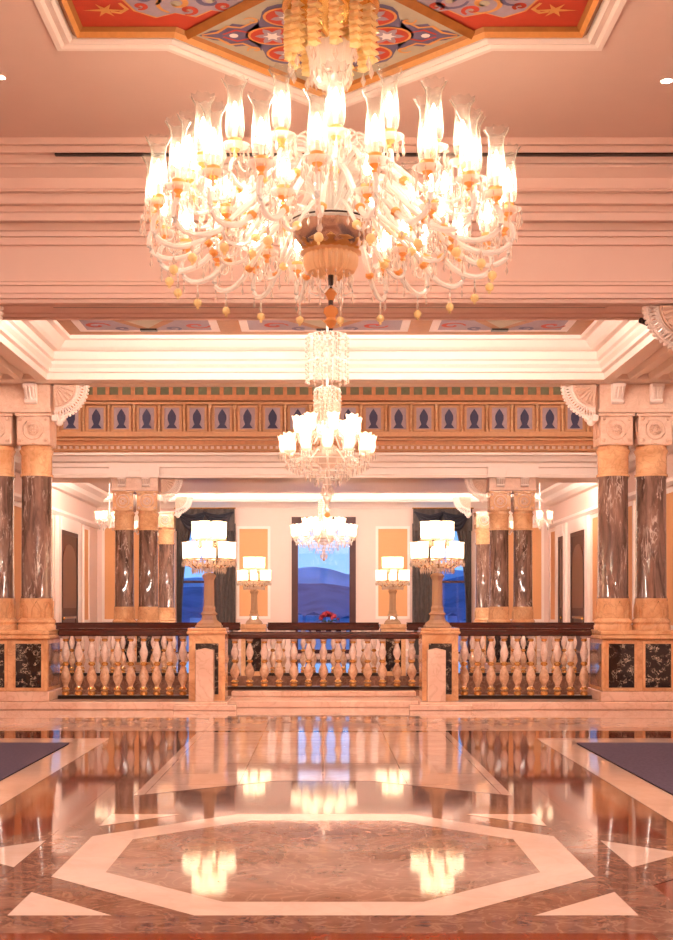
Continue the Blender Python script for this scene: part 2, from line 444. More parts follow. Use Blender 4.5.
ring(b, 0.03, 0.05, ZC - 0.03, ZC + 0.0, M['white']); ring(b, 0.05, 0.055, ZC + 0.0, ZC + 0.055, M['white'])
struct(b, 'trim_2')

def ell(cx, cy, rx, ry, n=20, a0=0.0, lob=0.0, nl=6):
    return [(cx + rx * (1 + lob * cos(nl * (2 * pi * k / n))) * cos(a0 + 2 * pi * k / n), cy + ry * (1 + lob * cos(nl * 2 * pi * k / n)) * sin(a0 + 2 * pi * k / n)) for k in range(n)][::-1]
def ribbon(mb, pts, w, z, m):
    vs = []; n = len(pts)
    for i, p in enumerate(pts):
        a = pts[max(0, i - 1)]; c = pts[min(n - 1, i + 1)]
        dx, dy = c[0] - a[0], c[1] - a[1]; l = math.hypot(dx, dy) or 1
        ww = w * (0.45 + 0.55 * sin(pi * (i + 0.5) / n))
        vs += [(p[0] - dy / l * ww, p[1] + dx / l * ww, z), (p[0] + dy / l * ww, p[1] - dx / l * ww, z)]
    mb.add(vs, [(2 * i, 2 * i + 1, 2 * i + 3, 2 * i + 2) for i in range(n - 1)], m)
def spiral(cx, cy, r, a0, turns, sgn=1, n=18):
    return [(cx + r * (1 - 0.85 * t) * cos(a0 + sgn * turns * 2 * pi * t), cy + r * (1 - 0.85 * t) * sin(a0 + sgn * turns * 2 * pi * t)) for t in [i / (n - 1) for i in range(n)]]

# the painted coffer: gilt frames and panels
ZP = ZC + 0.05
cof = empty('painted_ceiling_coffer', (CX, CY, ZC), 'large vermilion painted ceiling coffer with a grey diamond and gilt frame above the great chandelier', 'painted ceiling')
def P0(mb, name, label=None):
    o = mb.build(name, cof); o.location = (-CX, -CY, -ZC)
    if label: o['label'] = label
    return o
b = MB()
b.flat(outline(0.055), ZP, M['p_red'])
b.flat([(CX - 1.75, CY - 3.9), (CX - 1.75, Y1 - .2), (CX - 1.68, Y1 - .2), (CX - 1.68, CY - 3.9)], ZP - 0.0015, M['p_red'])
for s in (-1, 1):
    def X(x): return CX + s * x
    def PP(pts, z, m): b.flat(pts, z, m)
    # lilac cartouche with scrolls, repeated towards the viewer
    for yc in (8.95, 7.45, 5.95):
        lob = [(X(x), yc + y) for x, y in ((.62, .05), (.72, .20), (.86, .16), (.98, .26), (1.12, .20), (1.26, .27), (1.40, .17), (1.46, 0), (1.36, -.14), (1.44, -.3), (1.25, -.38), (1.05, -.3), (.9, -.4), (.72, -.3), (.6, -.14))]
        g = [(X(1.05) + (p[0] - X(1.05)) * 1.05, yc + (p[1] - yc) * 1.07) for p in lob]
        PP(g, ZP - 0.002, M['p_gold']); PP(lob, ZP - 0.004, M['p_grey'])
        for (sx, sy, r, a, sg, mm) in ((.85, .02, .13, 0, 1, 'p_blue'), (1.1, .06, .15, 2, -1, 'p_gold'), (1.3, -.02, .11, 1, 1, 'p_blue'), (.95, -.2, .12, 3, -1, 'p_red'), (1.22, -.22, .12, 4, 1, 'p_gold'), (.76, .1, .06, 1, -1, 'p_red'), (1.02, .16, .07, 2, 1, 'p_red'), (1.36, .1, .05, 2, 1, 'p_red')):
            ribbon(b, spiral(X(sx), yc + sy, r, a, 1.1, sg * s), 0.022, ZP - 0.006, M[mm])
            PP(ell(X(sx), yc + sy, r * .28, r * .28, 8), ZP - 0.006, M['p_cream'])
        # star ornament between cartouche and corner
        st = []
        for k in range(12):
            rr = (.11 if k % 2 == 0 else .035) * (1.5 if k % 6 == 0 else 1); a = pi / 6 * k
            st.append((X(1.62) + rr * cos(a), yc + .16 + rr * sin(a)))
        b.flat(st[::-1], ZP - 0.006, M['p_gold'])
        ribbon(b, [(X(1.5), yc + .05), (X(1.46), yc + .14), (X(1.52), yc + .2), (X(1.58), yc + .18)], .018, ZP - .006, M['p_gold'])
P0(b, 'red_panel')
for name, cy in (('diamond_panel', CY + 0.16), ('diamond_panel', Y0)):
    cyy = cy if cy != Y0 else Y0
    b = MB(); h = HD - 0.09; c0 = Y1 if cy > 8 else Y0
    dm = [(CX - h, c0), (CX, c0 + h), (CX + h, c0), (CX, c0 - h)]
    b.flat(dm, ZP - 0.008, M['p_cream'])
    cy = c0 - 0.02
    b.flat(ell(CX, cy, .60, .60, 48, 0, .06, 8), ZP - 0.010, M['p_blue'])
    for k in range(4):     # arabesques running into the diamond's corners
        a = k * pi / 2; ca, sa = cos(a), sin(a)
        def T(u, v): return (CX + u * ca - v * sa, cy + u * sa + v * ca)
        arm = [T(.52, -.26), T(.62, -.17), T(.72, -.19), T(.78, -.10), T(.88, -.08), T(.98, 0), T(.88, .08), T(.78, .10), T(.72, .19), T(.62, .17), T(.52, .26)]
        b.flat(arm[::-1], ZP - 0.010, M['p_blue'])
        for vv in (-1, 1):
            ribbon(b, [T(.56, vv * .22), T(.66, vv * .13), T(.76, vv * .15), T(.84, vv * .05), T(.96, vv * .01)], .014, ZP - .0125, M['p_gold'])
            ribbon(b, [T(.60, vv * .05), T(.70, vv * .09), T(.80, vv * .02)], .012, ZP - .0125, M['p_red'])
        b.flat(ell(*T(.72, 0), .035, .035, 8), ZP - .0125, M['p_pale'])
    b.flat(ell(CX, cy, .60, .60, 48, 0, .06, 8)[:0] or ell(CX, cy, .34, .34, 24), ZP - 0.012, M['p_gold'])
    b.flat(ell(CX, cy, .32, .32, 24), ZP - 0.013, M['p_red'])
    for k in range(8):
        a = k * pi / 4; mx, my = CX + .43 * cos(a), cy + .43 * sin(a)
        b.flat(ell(mx, my, .185, .15, 20, a), ZP - 0.014, M['p_gold']); b.flat(ell(mx, my, .165, .13, 20, a), ZP - 0.0155, M['p_red'])
        b.flat(ell(mx, my, .10, .10, 24, a, .35, 6), ZP - 0.017, M['p_grey']); b.flat(ell(mx, my, .05, .05, 18, 0, .4, 6), ZP - 0.0185, M['p_pale'])
        a2 = a + pi / 8; ribbon(b, spiral(CX + .62 * cos(a2), cy + .62 * sin(a2), .06, a2, .9), .012, ZP - .0135, M['p_gold'])
    o = P0(b, 'diamond_panel', 'stone grey diamond with red medallions and violet arabesques')
    b = MB()
    for i in range(4):
        p, q = dm[i], dm[(i + 1) % 4]
        dx, dy = q[0] - p[0], q[1] - p[1]; l = math.hypot(dx, dy); nx, ny = dy / l * .045, -dx / l * .045
        vs = [(p[0] + nx, p[1] + ny, ZP - .012), (q[0] + nx, q[1] + ny, ZP - .012), (q[0] + nx * .3, q[1] + ny * .3, ZP - .045), (p[0] + nx * .3, p[1] + ny * .3, ZP - .045), (q[0] - nx, q[1] - ny, ZP - .012), (p[0] - nx, p[1] - ny, ZP - .012)]
        b.add(vs, [(0, 1, 2, 3), (3, 2, 4, 5)], M['gilt'])
    P0(b, 'gilt_frame')
b = MB(); ring(b, 0.055, 0.10, ZC + 0.03, ZC - 0.015, M['gilt']); ring(b, 0.10, 0.125, ZC - 0.015, ZC + .02, M['p_gold']); ring(b, 0.125, 0.15, ZC + .02, ZP - .004, M['gilt'])
P0(b, 'gilt_frame')

# near beam with layered cornice
prof = []
for d, py in ((11.45, 137), (11.45, 144), (11.55, 146), (11.55, 152.5), (11.66, 154.5), (11.66, 163), (11.62, 164.5), (11.62, 167), (11.72, 178), (11.74, 188.5), (11.70, 189.5), (11.70, 191), (11.80, 193), (11.80, 203.5), (11.90, 206), (11.90, 211), (11.86, 213), (11.86, 220.5), (12.02, 223),
              (12.02, 230), (11.95, 231.5), (11.95, 236), (11.99, 237), (11.99, 244.5), (12.04, 246), (12.04, 281), (12.0, 282), (12.0, 285), (12.03, 286), (12.03, 292.5), (11.98, 294), (11.98, 298), (12.02, 299), (12.02, 302)):
    prof.append((d, zy(py, d)))
prof[0] = (11.45, ZC); zb = 4.2
prof[-1] = (12.02, zb)
b = MB()
pts = [(12.75, ZC + 0.1), (11.45, ZC + 0.1)] + prof + [(12.12, zb), (12.12, zb + .02), (12.16, zb + .02), (12.16, zb), (12.42, zb), (12.42, zb + .025), (12.48, zb + .025), (12.48, zb), (12.60, zb), (12.60, zb + .02), (12.66, zb + .02), (12.66, zb), (12.75, zb)]
b.prism([(p[0], p[1]) for p in pts], 'x', -W, W, M['wall'])
struct(b, 'ceiling_beam_near')
for (x0, x1, y, z, py, lab) in ((-2.6, 2.72, 12.17, zb - .004, 305, 'slim dark linear air vent in the underside of the near beam'),):
    b = MB(); b.box(x0, x1, y, y + .035, z, z + .012, M['darkmetal']); b.box(x0 - .02, x1 + .02, y - .012, y, z - .004, z + .01, M['wall']); b.box(x0 - .02, x1 + .02, y + .035, y + .047, z - .004, z + .01, M['wall'])
    tag(b.build('linear_air_vent'), lab, 'air vent')
b = MB(); yv = 11.60; b.box(-2.45, 4.2, 11.545, 11.60, zy(153.9, 11.55) - .006, zy(153.9, 11.55) + .008, M['darkmetal'])
tag(b.build('linear_air_vent'), 'slim dark linear air vent high in the cornice of the near beam', 'air vent')

# bay between the near and the far beam
ZB = 4.70
b = MB(); b.box(-4.7, 4.7, 12.75, 16.1, ZB + 0.02, ZB + 0.3, M['ceil'])
b.box(-W, -4.6, 12.75, 17.3, 4.38, 4.5, M['ceil']); b.box(4.6, W, 12.75, 17.3, 4.38, 4.5, M['ceil']); struct(b, 'ceiling_bay')
bay = empty('painted_ceiling', (0.03, 14.3, ZB), 'strip of gilt framed painted ceiling seen beyond the near beam', 'painted ceiling')
def PB(mb, name):
    o = mb.build(name, bay); o.location = (-0.03, -14.3, -ZB); return o
b = MB(); b.box(-3.22, 3.25, 12.8, 15.82, ZB, ZB + .015, M['gilt'])
PB(b, 'gilt_frame')
for x0, x1 in ((-2.98, -1.26), (-1.0, 1.04), (1.3, 3.0)):
    b = MB(); y0, y1 = 13.2, 15.55; xm = (x0 + x1) / 2; ym = (y0 + y1) / 2
    b.flat([(x0, y0), (x0, y1), (x1, y1), (x1, y0)], ZB - .002, M['p_pale'])
    b.flat([(x0 + .1, y0 + .1), (x0 + .1, y1 - .1), (x1 - .1, y1 - .1), (x1 - .1, y0 + .1)], ZB - .004, M['p_grey'])
    b.flat([(xm, y1 - .12), (x1 - .3, ym), (xm, y0 + .12), (x0 + .3, ym)], ZB - .006, M['p_cream'])
    for sx in (-1, 1):
        ribbon(b, [(xm, y1 - .12), (xm + sx * (x1 - xm - .3) * .5, (y1 + ym) / 2), (xm + sx * (x1 - xm - .3), ym)], .06, ZB - .008, M['gilt'])
        ribbon(b, spiral(xm + sx * .6, y1 - .35, .16, 0, 1.1, sx), .03, ZB - .007, M['p_red'])
        ribbon(b, spiral(xm + sx * .3, y1 - .2, .1, 1, 1.1, -sx), .03, ZB - .008, M['p_blue'])
    b.box(xm - .1, xm + .1, y1 - .2, y1 - .1, ZB - .03, ZB - .009, M['darkmetal'])
    PB(b, 'painted_panel')

fprof = [(15.74, 335), (15.74, 338.5), (15.80, 340), (15.86, 347), (15.90, 350), (15.96, 351.5), (15.96, 359), (15.99, 361), (15.99, 364), (16.02, 368), (16.02, 371.5), (16.06, 373), (16.06, 380)]
fp = [(d, zy(py, d)) for d, py in fprof]; fp[0] = (15.74, ZB); fp[-1] = (16.06, zb)
b = MB()
b.prism([(16.6, 6.3), (16.3, 6.3), (16.3, ZB + .1), (15.74, ZB + .1)] + fp + [(16.3, zb), (16.3, zb + .02), (16.36, zb + .02), (16.36, zb), (16.6, zb)], 'x', -W, W, M['white'])
struct(b, 'ceiling_beam_far')
for s, nm in ((-1, 'left'), (1, 'right')):
    pr = [(s * (3.18 + (d - 15.74) * 1.12) + .03, z) for d, z in fp]
    xs = [3.62, 3.74, 3.86, 4.02, 4.14, 4.3]
    pr += [(s * 3.56 + .03, zb)]
    for a in (3.68, 3.94, 4.20):
        pr += [(s * a + .03, zb), (s * a + .03, zb + .07), (s * (a + .15) + .03, zb + .07), (s * (a + .18) + .03, zb)]
    pr += [(s * 4.62, zb), (s * 4.62, ZB + .1), (s * 3.18 + .03, ZB + .1)]
    b = MB(); b.prism(pr, 'y', 12.75, 16.1, M['white']); struct(b, 'ceiling_beam_' + nm)

# walls
def wall(name, boxes, m='wall'):
    b = MB()
    for q in boxes: b.box(*q, M[m])
    return struct(b, name)
wall('wall_left', [(-W - .2, -W, -6, 34.2, -3.4, 6.4)]); wall('wall_right', [(W, W + .2, -6, 34.2, -3.4, 6.4)])
wall('wall_behind', [(-W, W, -6.2, -6, 0, 6.4)])
wall('wall_stairwell', [(-W, W, 17.3, 17.36, -3.4, -0.3), (-W, W, 24.14, 24.2, -3.4, -0.3)], 'f_brown')
b = MB(); b.box(-W, W, 16.3, 26.2, 6.25, 6.4, M['ceil']); struct(b, 'ceiling_stairwell')
# back wall with three window openings; WY = its plane
WY = 33.9
wins = [(-3.90, -2.37, 0.08, 4.02), (-0.84, 0.88, 0.08, zy(517, WY)), (2.42, 3.95, 0.08, 4.02)]
bx = []; xs = -W
for x0, x1, z0, z1 in wins:
    bx.append((xs, x0, WY, WY + .35, -.3, 4.4)); bx.append((x0, x1, WY, WY + .35, z1, 4.4)); bx.append((x0, x1, WY, WY + .35, -.3, z0)); xs = x1
bx.append((xs, W, WY, WY + .35, -.3, 4.4))
wall('wall_back', bx)
b = MB(); b.box(-W, W, 27.3, 34.2, 4.32, 4.5, M['white']); struct(b, 'ceiling_aisle')

# crown moulding at the back wall and along the side walls of the aisle
b = MB()
b.prism([(WY, 4.15), (WY - .34, 4.15), (WY - .34, 4.19), (WY - .37, 4.19), (WY - .37, 4.11), (WY - .24, 4.07), (WY - .12, 4.0), (WY - .1, 3.97), (WY, 3.97)], 'x', -W + .01, W - .01, M['white'])
struct(b, 'trim_3')
for s, n in ((-1, 4), (1, 5)):
    b = MB(); b.prism([(s * W, 4.32), (s * (W - .4), 4.32), (s * (W - .38), 4.26), (s * (W - .25), 4.18), (s * (W - .2), 4.08), (s * (W - .1), 4.0), (s * W, 3.98)], 'y', 17.3, WY, M['white'])
    b.prism([(s * W, 3.55), (s * (W - .06), 3.55), (s * (W - .08), 3.48), (s * (W - .04), 3.42), (s * W, 3.42)], 'y', 17.3, WY, M['white']); struct(b, 'trim_%d' % n)

# wall panels: back wall and side walls
def frame_rect(b, plane, u0, u1, z0, z1, w, t, m, axis):
    for (a0, a1, c0, c1) in ((u0, u1, z0, z0 + w), (u0, u1, z1 - w, z1), (u0, u0 + w, z0 + w, z1 - w), (u1 - w, u1, z0 + w, z1 - w)):
        if axis == 'y': b.box(a0, a1, plane - t, plane, c0, c1, m)
        else:
            x = sorted((plane, plane - t)); b.box(x[0], x[1], a0, a1, c0, c1, m)
tn = 6
for u0, u1, z0, z1 in ((-2.24, -1.48, 1.08, 3.42), (1.48, 2.26, 1.08, 3.42), (-5.85, -5.50, 1.0, 3.45), (-5.3, -4.1, 1.0, 3.45), (4.15, 5.3, 1.0, 3.45), (5.5, 5.85, 1.0, 3.45)):
    b = MB(); b.box(u0, u1, WY - .02, WY, z0, z1, M['orange_wall']); frame_rect(b, WY, u0 - .07, u1 + .07, z0 - .07, z1 + .07, .07, .035, M['white'], 'y')
    frame_rect(b, WY, u0 - .16, u1 + .16, .15, .85, .05, .03, M['white'], 'y')
    struct(b, 'trim_%d' % tn); tn += 1
for s in (-1, 1):
    for (y0, y1) in ((26.9, 28.2), (31.9, 32.5), (24.6, 26.3), (20.0, 22.4)) if s < 0 else ((32.8, 33.5), (27.2, 28.3), (24.6, 26.3), (20.0, 22.4)):
        b = MB(); x = sorted((s * W, s * (W - .02))); b.box(x[0], x[1], y0, y1, 1.0, 3.3, M['orange_wall'])
        frame_rect(b, s * W, y0 - .08, y1 + .08, .92, 3.38, .08, s * .04, M['white'], 'x'); struct(b, 'trim_%d' % tn); tn += 1
# side wall doors
def side_door(n, s, y0, y1, zt=3.1):
    b = MB(); p = s * W; x = sorted((p, p - s * .05)); b.box(x[0], x[1], y0, y1, 0, zt, M['door'])
    frame_rect(b, p - s * .05, y0, y1, 0, zt, .09, s * .02, M['door'], 'x')
    ym = (y0 + y1) / 2
    frame_rect(b, p - s * .05, y0 + .22, y1 - .22, .25, 1.1, .05, s * .02, M['mahog'], 'x')
    pts = [(y0 + .22, 1.3), (y1 - .22, 1.3), (y1 - .22, 2.35)] + [(ym + (y1 - y0 - .44) / 2 * cos(a), 2.35 + .45 * sin(a)) for a in [pi * k / 10 for k in range(1, 10)]] + [(y0 + .22, 2.35)]
    b.prism(pts, 'x', p - s * .065, p - s * .05, M['door_glass'])
    d = struct(b, 'door_%d' % n)
    b = MB()
    for a, c in ((y0 - .3, y0), (y1, y1 + .3)):
        x = sorted((p, p - s * .08)); b.box(x[0], x[1], a, c, 0, zt + .3, M['white'])
    x = sorted((p, p - s * .09)); b.box(x[0], x[1], y0, y1, zt, zt + .3, M['white']); b.build('door_frame', d)
    b = MB(); b.ball((p - s * .1, y0 + .12, 1.05), .035, M['gold']); b.box(min(p - s * .1, p - s * .05), max(p - s * .1, p - s * .05), y0 + .11, y0 + .13, 1.04, 1.06, M['gold']); b.build('door_handle', d)
side_door(1, -1, 28.9, 30.9); side_door(2, 1, 28.9, 30.6); side_door(3, 1, 31.5, 32.2)

# windows
def window(n, x0, x1, z0, z1, fr, bars, m):
    b = MB(); t = fr
    b.box(x0, x0 + t, WY - .04, WY + .14, z0, z1, m); b.box(x1 - t, x1, WY - .04, WY + .14, z0, z1, m)
    b.box(x0 + t, x1 - t, WY - .04, WY + .14, z1 - t, z1, m); b.box(x0 + t, x1 - t, WY - .04, WY + .14, z0, z0 + t * .6, m)
    root = struct(b, 'window_%d' % n)
    b = MB(); b.box(x0 + t, x1 - t, WY + .05, WY + .058, z0 + t * .6, z1 - t, M['pane']); b.build('pane', root)
    if bars:
        b = MB()
        for z in bars: b.box(x0 + t, x1 - t, WY + .03, WY + .08, z - .03, z + .03, m)
        b.build('glazing_bar', root)
window(1, *wins[0], .07, (2.0,), M['framewood']); window(2, *wins[1], .17, (), M['framewood']); window(3, *wins[2], .07, (2.0,), M['framewood'])

# back entablature and frieze
EY = 26.1
b = MB()
ep = [(26.0, zy(452.5, 26.0)), (26.0, zy(455, 26.0)), (26.08, zy(456.5, 26.1)), (26.12, zy(461, 26.1)), (26.2, zy(463, 26.2)), (26.2, zy(467, 26.2)), (26.25, zy(468, 26.2)), (26.25, zy(474, 26.2)), (26.2, zy(475, 26.2)), (26.2, 4.0)]
b.prism([(27.3, ep[0][1])] + ep + [(27.3, 4.0)], 'x', -W, W, M['white'])
for cx in (-3.9, 3.93):
    b.box(cx - .52, cx + .52, 26.12, 26.2, 4.0, zy(467, 26.1), M['white']); frame_rect(b, 26.12, cx - .14, cx + .14, 4.03, zy(469, 26.1), .025, .02, M['white'], 'y')
struct(b, 'ceiling_beam_back')
b = MB(); b.box(-W, W, 26.3, 27.3, ep[0][1], 6.25, M['wall']); struct(b, 'wall_over_beam')
fz = empty('painted_frieze', (0, EY, 4.52), 'orange painted frieze with a row of navy arched motifs high beyond the balcony', 'frieze')
def PF(mb, name, **k):
    o = mb.build(name, fz); o.location = (0, -EY, -4.52); return o
b = MB()
z = [zy(p, EY) for p in (452, 437, 432, 405, 402.5, 396, 386.5, 380)]
b.box(-W + .02, W - .02, 26.15, 26.295, z[0] + .002, 6.2, M['p_orange'])
PF(b, 'frieze_board')
b = MB()
b.box(-W + .02, W - .02, 26.04, 26.15, z[1], z[2], M['f_gilt'])
for zz in (z[0] + .03, z[0] + .13, z[0] + .24): b.box(-W + .02, W - .02, 26.08, 26.15, zz, zz + .035, M['f_gilt'])
for i in range(100):
    x = -W + .09 + i * .1215
    b.box(x, x + .06, 26.09, 26.15, z[0] + .07, z[0] + .12, M['stone'])
PF(b, 'dentil_moulding')
b = MB(); b.box(-W + .02, W - .02, 26.0, 26.15, z[3], z[4], M['f_gilt']); b.box(-W + .02, W - .02, 25.95, 26.15, z[4] + .02, z[5], M['p_orange']); b.box(-W + .02, W - .02, 25.98, 26.15, z[5], z[6], M['p_green'])
b.box(-W + .02, W - .02, 25.9, 26.15, z[6], z[6] + .05, M['f_gilt'])
SP = 25.2 * EY / F
for i in range(-23, 24): b.box(i * SP / 2 - .04, i * SP / 2 + .04, 25.93, 25.98, z[5], z[6], M['p_orange'])
PF(b, 'upper_cornice')
for i in range(-11, 12):
    x = i * SP + .0; hw = SP * .33
    b = MB(); b.box(x - hw, x + hw, 26.11, 26.15, z[2] + .04, z[3] - .04, M['f_mauve'])
    frame_rect(b, 26.11, x - hw - .03, x + hw + .03, z[2] + .01, z[3] - .01, .045, .03, M['f_gilt'], 'y')
    zc = (z[2] + z[3]) / 2
    out = [(.11, -.2), (.05, -.12), (.085, -.02), (.085, .06), (.05, .13), (0, .20)]
    pts = [(x + u, zc + v) for u, v in out] + [(x - u, zc + v) for u, v in out[::-1][1:]]
    b.prism(pts, 'y', 26.10, 26.09, M['p_navy'])
    PF(b, 'arched_panel')
for i in range(-11, 12):
    x = (i + .5) * SP
    b = MB(); b.lathe([(.035, 0), (.035, .05), (.024, .07), (.022, z[3] - z[2] - .1), (.04, z[3] - z[2] - .05), (.045, z[3] - z[2])], M['honey'], (x, 26.09, z[2]), 8)
    PF(b, 'colonnette')

# ------------------------------------------------------------------ columns
def rosette(b, cx, y, cz, r, m):
    for rr in (r, r * .55):
        pts = [(cx + rr * cos(2 * pi * k / 14), y, cz + rr * sin(2 * pi * k / 14)) for k in range(15)]
        b.tube(pts, .011, m, 5)
    for k in range(6):
        a = k * pi / 3; b.ball((cx + r * .32 * cos(a), y, cz + r * .32 * sin(a)), .022, m, 6, 4)
def make_column():
    root = empty('marble_column', (0, 0, 0), 'x', 'column')
    b = MB(); b.lathe([(.25, 0), (.25, .05), (.235, .07), (.25, .10), (.24, .13), (.215, .15), (.21, .41)], M['honey'], n=28)
    b.box(-.25, .25, -.25, .25, -.012, .0, M['honey']); b.build('base', root, True)
    b = MB()
    for k in range(8):
        a = k * pi / 4 + .2; c, s = cos(a), sin(a)
        b.tube([(c * .212 - s * u, s * .212 + c * u, .16 + v) for u, v in ((-.06, 0), (-.055, .12), (0, .21), (.055, .12), (.06, 0))], .008, M['honey'], 5)
    b.build('carved_leaves', kids_of(root)[0], True)
    b = MB(); b.lathe([(.205, .41), (.205, .43), (.200, .44), (.194, 1.96), (.2, 1.98), (.2, 2.0)], M['shaft'], n=32); b.build('shaft', root, True)
    b = MB(); b.lathe([(.215, 2.0), (.215, 2.03), (.2, 2.04), (.2, 2.28), (.225, 2.34), (.205, 2.36), (.2, 2.40), (.22, 2.42)], M['honey'], n=28); b.build('neck', root, True)
    b = MB(); b.box(-.215, .215, -.215, .215, 2.40, 2.77, M['stone'], .012)
    b.box(-.235, .235, -.235, .235, 2.77, 2.81, M['stone'], .008)
    cp = b.build('capital', root)
    b = MB(); rosette(b, 0, -.218, 2.60, .13, M['stone'])
    for sx in (-1, 1):
        for sz in (-1, 1): b.ball((sx * .165, -.215, 2.6 + sz * .14), .03, M['stone'], 6, 4)
    for k in range(-1, 2): b.tube([(-.218, k * .1 - .03, 2.5), (-.222, k * .1, 2.62), (-.218, k * .1 + .03, 2.7)], .01, M['stone'], 5)
    b.build('rosette', cp, True)
    return root
def make_pedestal():
    root = empty('column_pedestal', (0, 0, 0), 'x', 'pedestal')
    # pedestal is centred on x=0, front at y=-.42
    b = MB(); b.box(-.50, .50, -.42, .42, 0, .13, M['curb'], .01); b.box(-.475, .475, -.40, .40, .13, .80, M['honey'], .01)
    b.build('body', root)
    b = MB(); b.box(-.515, .515, -.44, .44, .80, .85, M['honey'], .012); b.box(-.50, .50, -.42, .42, .85, .905, M['honey'], .015); b.build('cap', root)
    for cx in (-.235, .235):
        b = MB(); b.box(cx - .165, cx + .165, -.408, -.40, .18, .74, M['black']); p = b.build('stone_panel', root); p['label'] = 'black fossil marble panel'
        b = MB(); frame_rect(b, -.40, cx - .20, cx + .20, .14, .78, .035, .018, M['honey'], 'y'); b.build('panel_frame', p)
    for s in (-1, 1):
        b = MB(); x = sorted((s * .475, s * .483)); b.box(x[0], x[1], -.32, .32, .18, .74, M['shaft']); b.build('side_panel', root)
    return root
def make_block(h=.35):
    root = empty('entablature_block', (0, 0, 0), 'x', 'entablature block')
    b = MB(); b.box(-.50, .50, -.27, .27, 0, .05, M['stone'], .008); b.box(-.48, .48, -.25, .25, .05, h - .001, M['stone'])
    b.build('body', root)
    for cx in (-.26, .24):
        b = MB(); b.prism([(-.25, .12), (-.275, .10), (-.31, .13), (-.32, .18), (-.36, .24), (-.40, .30), (-.41, h - .01), (-.25, h - .01)], 'x', cx - .075, cx + .075, M['white'])
        for q in (-.045, 0, .045): b.tube([(cx + q, -.268, .11), (cx + q, -.33, .18), (cx + q, -.372, .24), (cx + q, -.412, .30)], .013, M['white'], 6)
        b.tube([(cx - .08, -.30, .14), (cx + .08, -.30, .14)], .03, M['white'], 8); b.tube([(cx - .08, -.375, h - .04), (cx + .08, -.375, h - .04)], .032, M['white'], 8)
        b.build('console', root)
    return root
def make_bracket():
    "openwork quarter-fan corbel; its corner at the origin, spreading to -x and down"
    root = empty('openwork_bracket', (0, 0, 0), 'x', 'bracket')
    R = .42
    b = MB(); pts = [(0, 0)] + [(-R * .70 * cos(a), -R * .70 * sin(a)) for a in [pi / 2 * k / 10 for k in range(11)]]
    b.prism(pts, 'y', -.05, .05, M['stone']); b.build('fan_plate', root)
    b = MB()
    for k in range(7):
        a = pi / 2 * (k + .5) / 7; b.tube([(-.08 * cos(a), -.055, -.08 * sin(a)), (-R * .66 * cos(a), -.06, -R * .66 * sin(a))], lambda t: .008 + .014 * t, M['stone'], 6)
    b.build('fan_ribs', kids_of(root)[0], True)
    b = MB()
    for rr in (R * .72, R): b.tube([(-rr * cos(a), 0, -rr * sin(a)) for a in [pi / 2 * k / 14 for k in range(15)]], .017, M['white'], 6)
    for k in range(15):
        a = pi / 2 * (k + .5) / 15
        for sg in (-1, 1):
            b.tube([(-R * .72 * cos(a), 0, -R * .72 * sin(a)), (-R * .87 * cos(a + sg * .05), 0, -R * .87 * sin(a + sg * .05)), (-R * cos(a), 0, -R * sin(a))], .011, M['white'], 5)
        b.ball((-(R + .02) * cos(a), 0, -(R + .02) * sin(a)), .02, M['white'], 6, 4)
    b.build('pierced_band', root, True)
    b = MB(); b.box(-.06, .02, -.10, .10, -R - .06, -R + .02, M['white'], .01); b.ball((-.06, 0, -R - .06), .055, M['white'], 10, 6); b.ball((-.11, 0, -R - .02), .04, M['white'], 8, 5); b.build('pendant_boss', root, True)
    return root
column = make_column(); csn = snapshot(column)
ped = make_pedestal(); psn = snapshot(ped)
blk = make_block(); bsn = snapshot(blk)
brk = make_bracket(); ksn = snapshot(brk)
first = {'c': True, 'p': True, 'b': True, 'k': True}
def inst(kind, root, sn):
    if first[kind]: first[kind] = False; return root
    return copy_snap(sn)
HC = {}
def honey_cap(o):
    "the far columns carry honey marble capitals"
    for ch in kids_of(o):
        if ch.name.split('.')[0] == 'capital':
            if 'm' not in HC:
                me = ch.data.copy(); HC['m'] = me
                for q in range(len(me.materials)): me.materials[q] = M['honey']
            ch.data = HC['m']
def cluster(cx, cy, zb0, where, s, zsof=4.198, by=-.05, bx=0.0):
    """cy = front column axis"""
    names = (('inner', -s * .25, 0), ('outer', s * .25, 0))
    for nm, dx, dy in names:
        o = inst('c', column, csn); o.location = (cx + dx, cy + dy, zb0 + .905 + .012)
        tag(o, 'dark veined marble column, %s of the pair %s' % (nm, where), 'column', 'paired marble columns')
        if cy > 20: honey_cap(o)
    o = inst('p', ped, psn); o.location = (cx, cy - .0, zb0); tag(o, 'honey marble pedestal, black panelled, under columns %s' % where, 'pedestal', 'column pedestals')
    o = inst('b', blk, bsn); zz = zb0 + .905 + .012 + 2.812; o.location = (cx, cy, zz); o.scale = (1.3 if bx else 1, 1, (zsof - zz) / .351); tag(o, 'carved stone block atop the columns %s' % where, 'entablature block', 'entablature blocks')
    o = inst('k', brk, ksn); o.location = (cx - s * (.525 + bx), cy + by, zsof - .004); o.scale = (s, 1, 1); tag(o, 'pierced fan shaped stone bracket by the columns %s' % where, 'bracket', 'pierced fan brackets')
cluster(4.06 + .0, 16.62, .10, 'right of the front balcony', 1, 4.198, -.2)
cluster(-4.01, 16.62, .10, 'left of the front balcony', -1, 4.198, -.2)
cluster(4.20, 12.18, .0, 'nearest the right picture edge', 1, 4.198, -.05, .16)
cluster(-4.20, 12.18, .0, 'nearest the left picture edge', -1, 4.198, -.05, .16)
cluster(3.93, 26.45, 0.0, 'across the stairwell, right', 1, 4.0)
cluster(-3.90, 26.45, 0.0, 'across the stairwell, left', -1, 4.0)
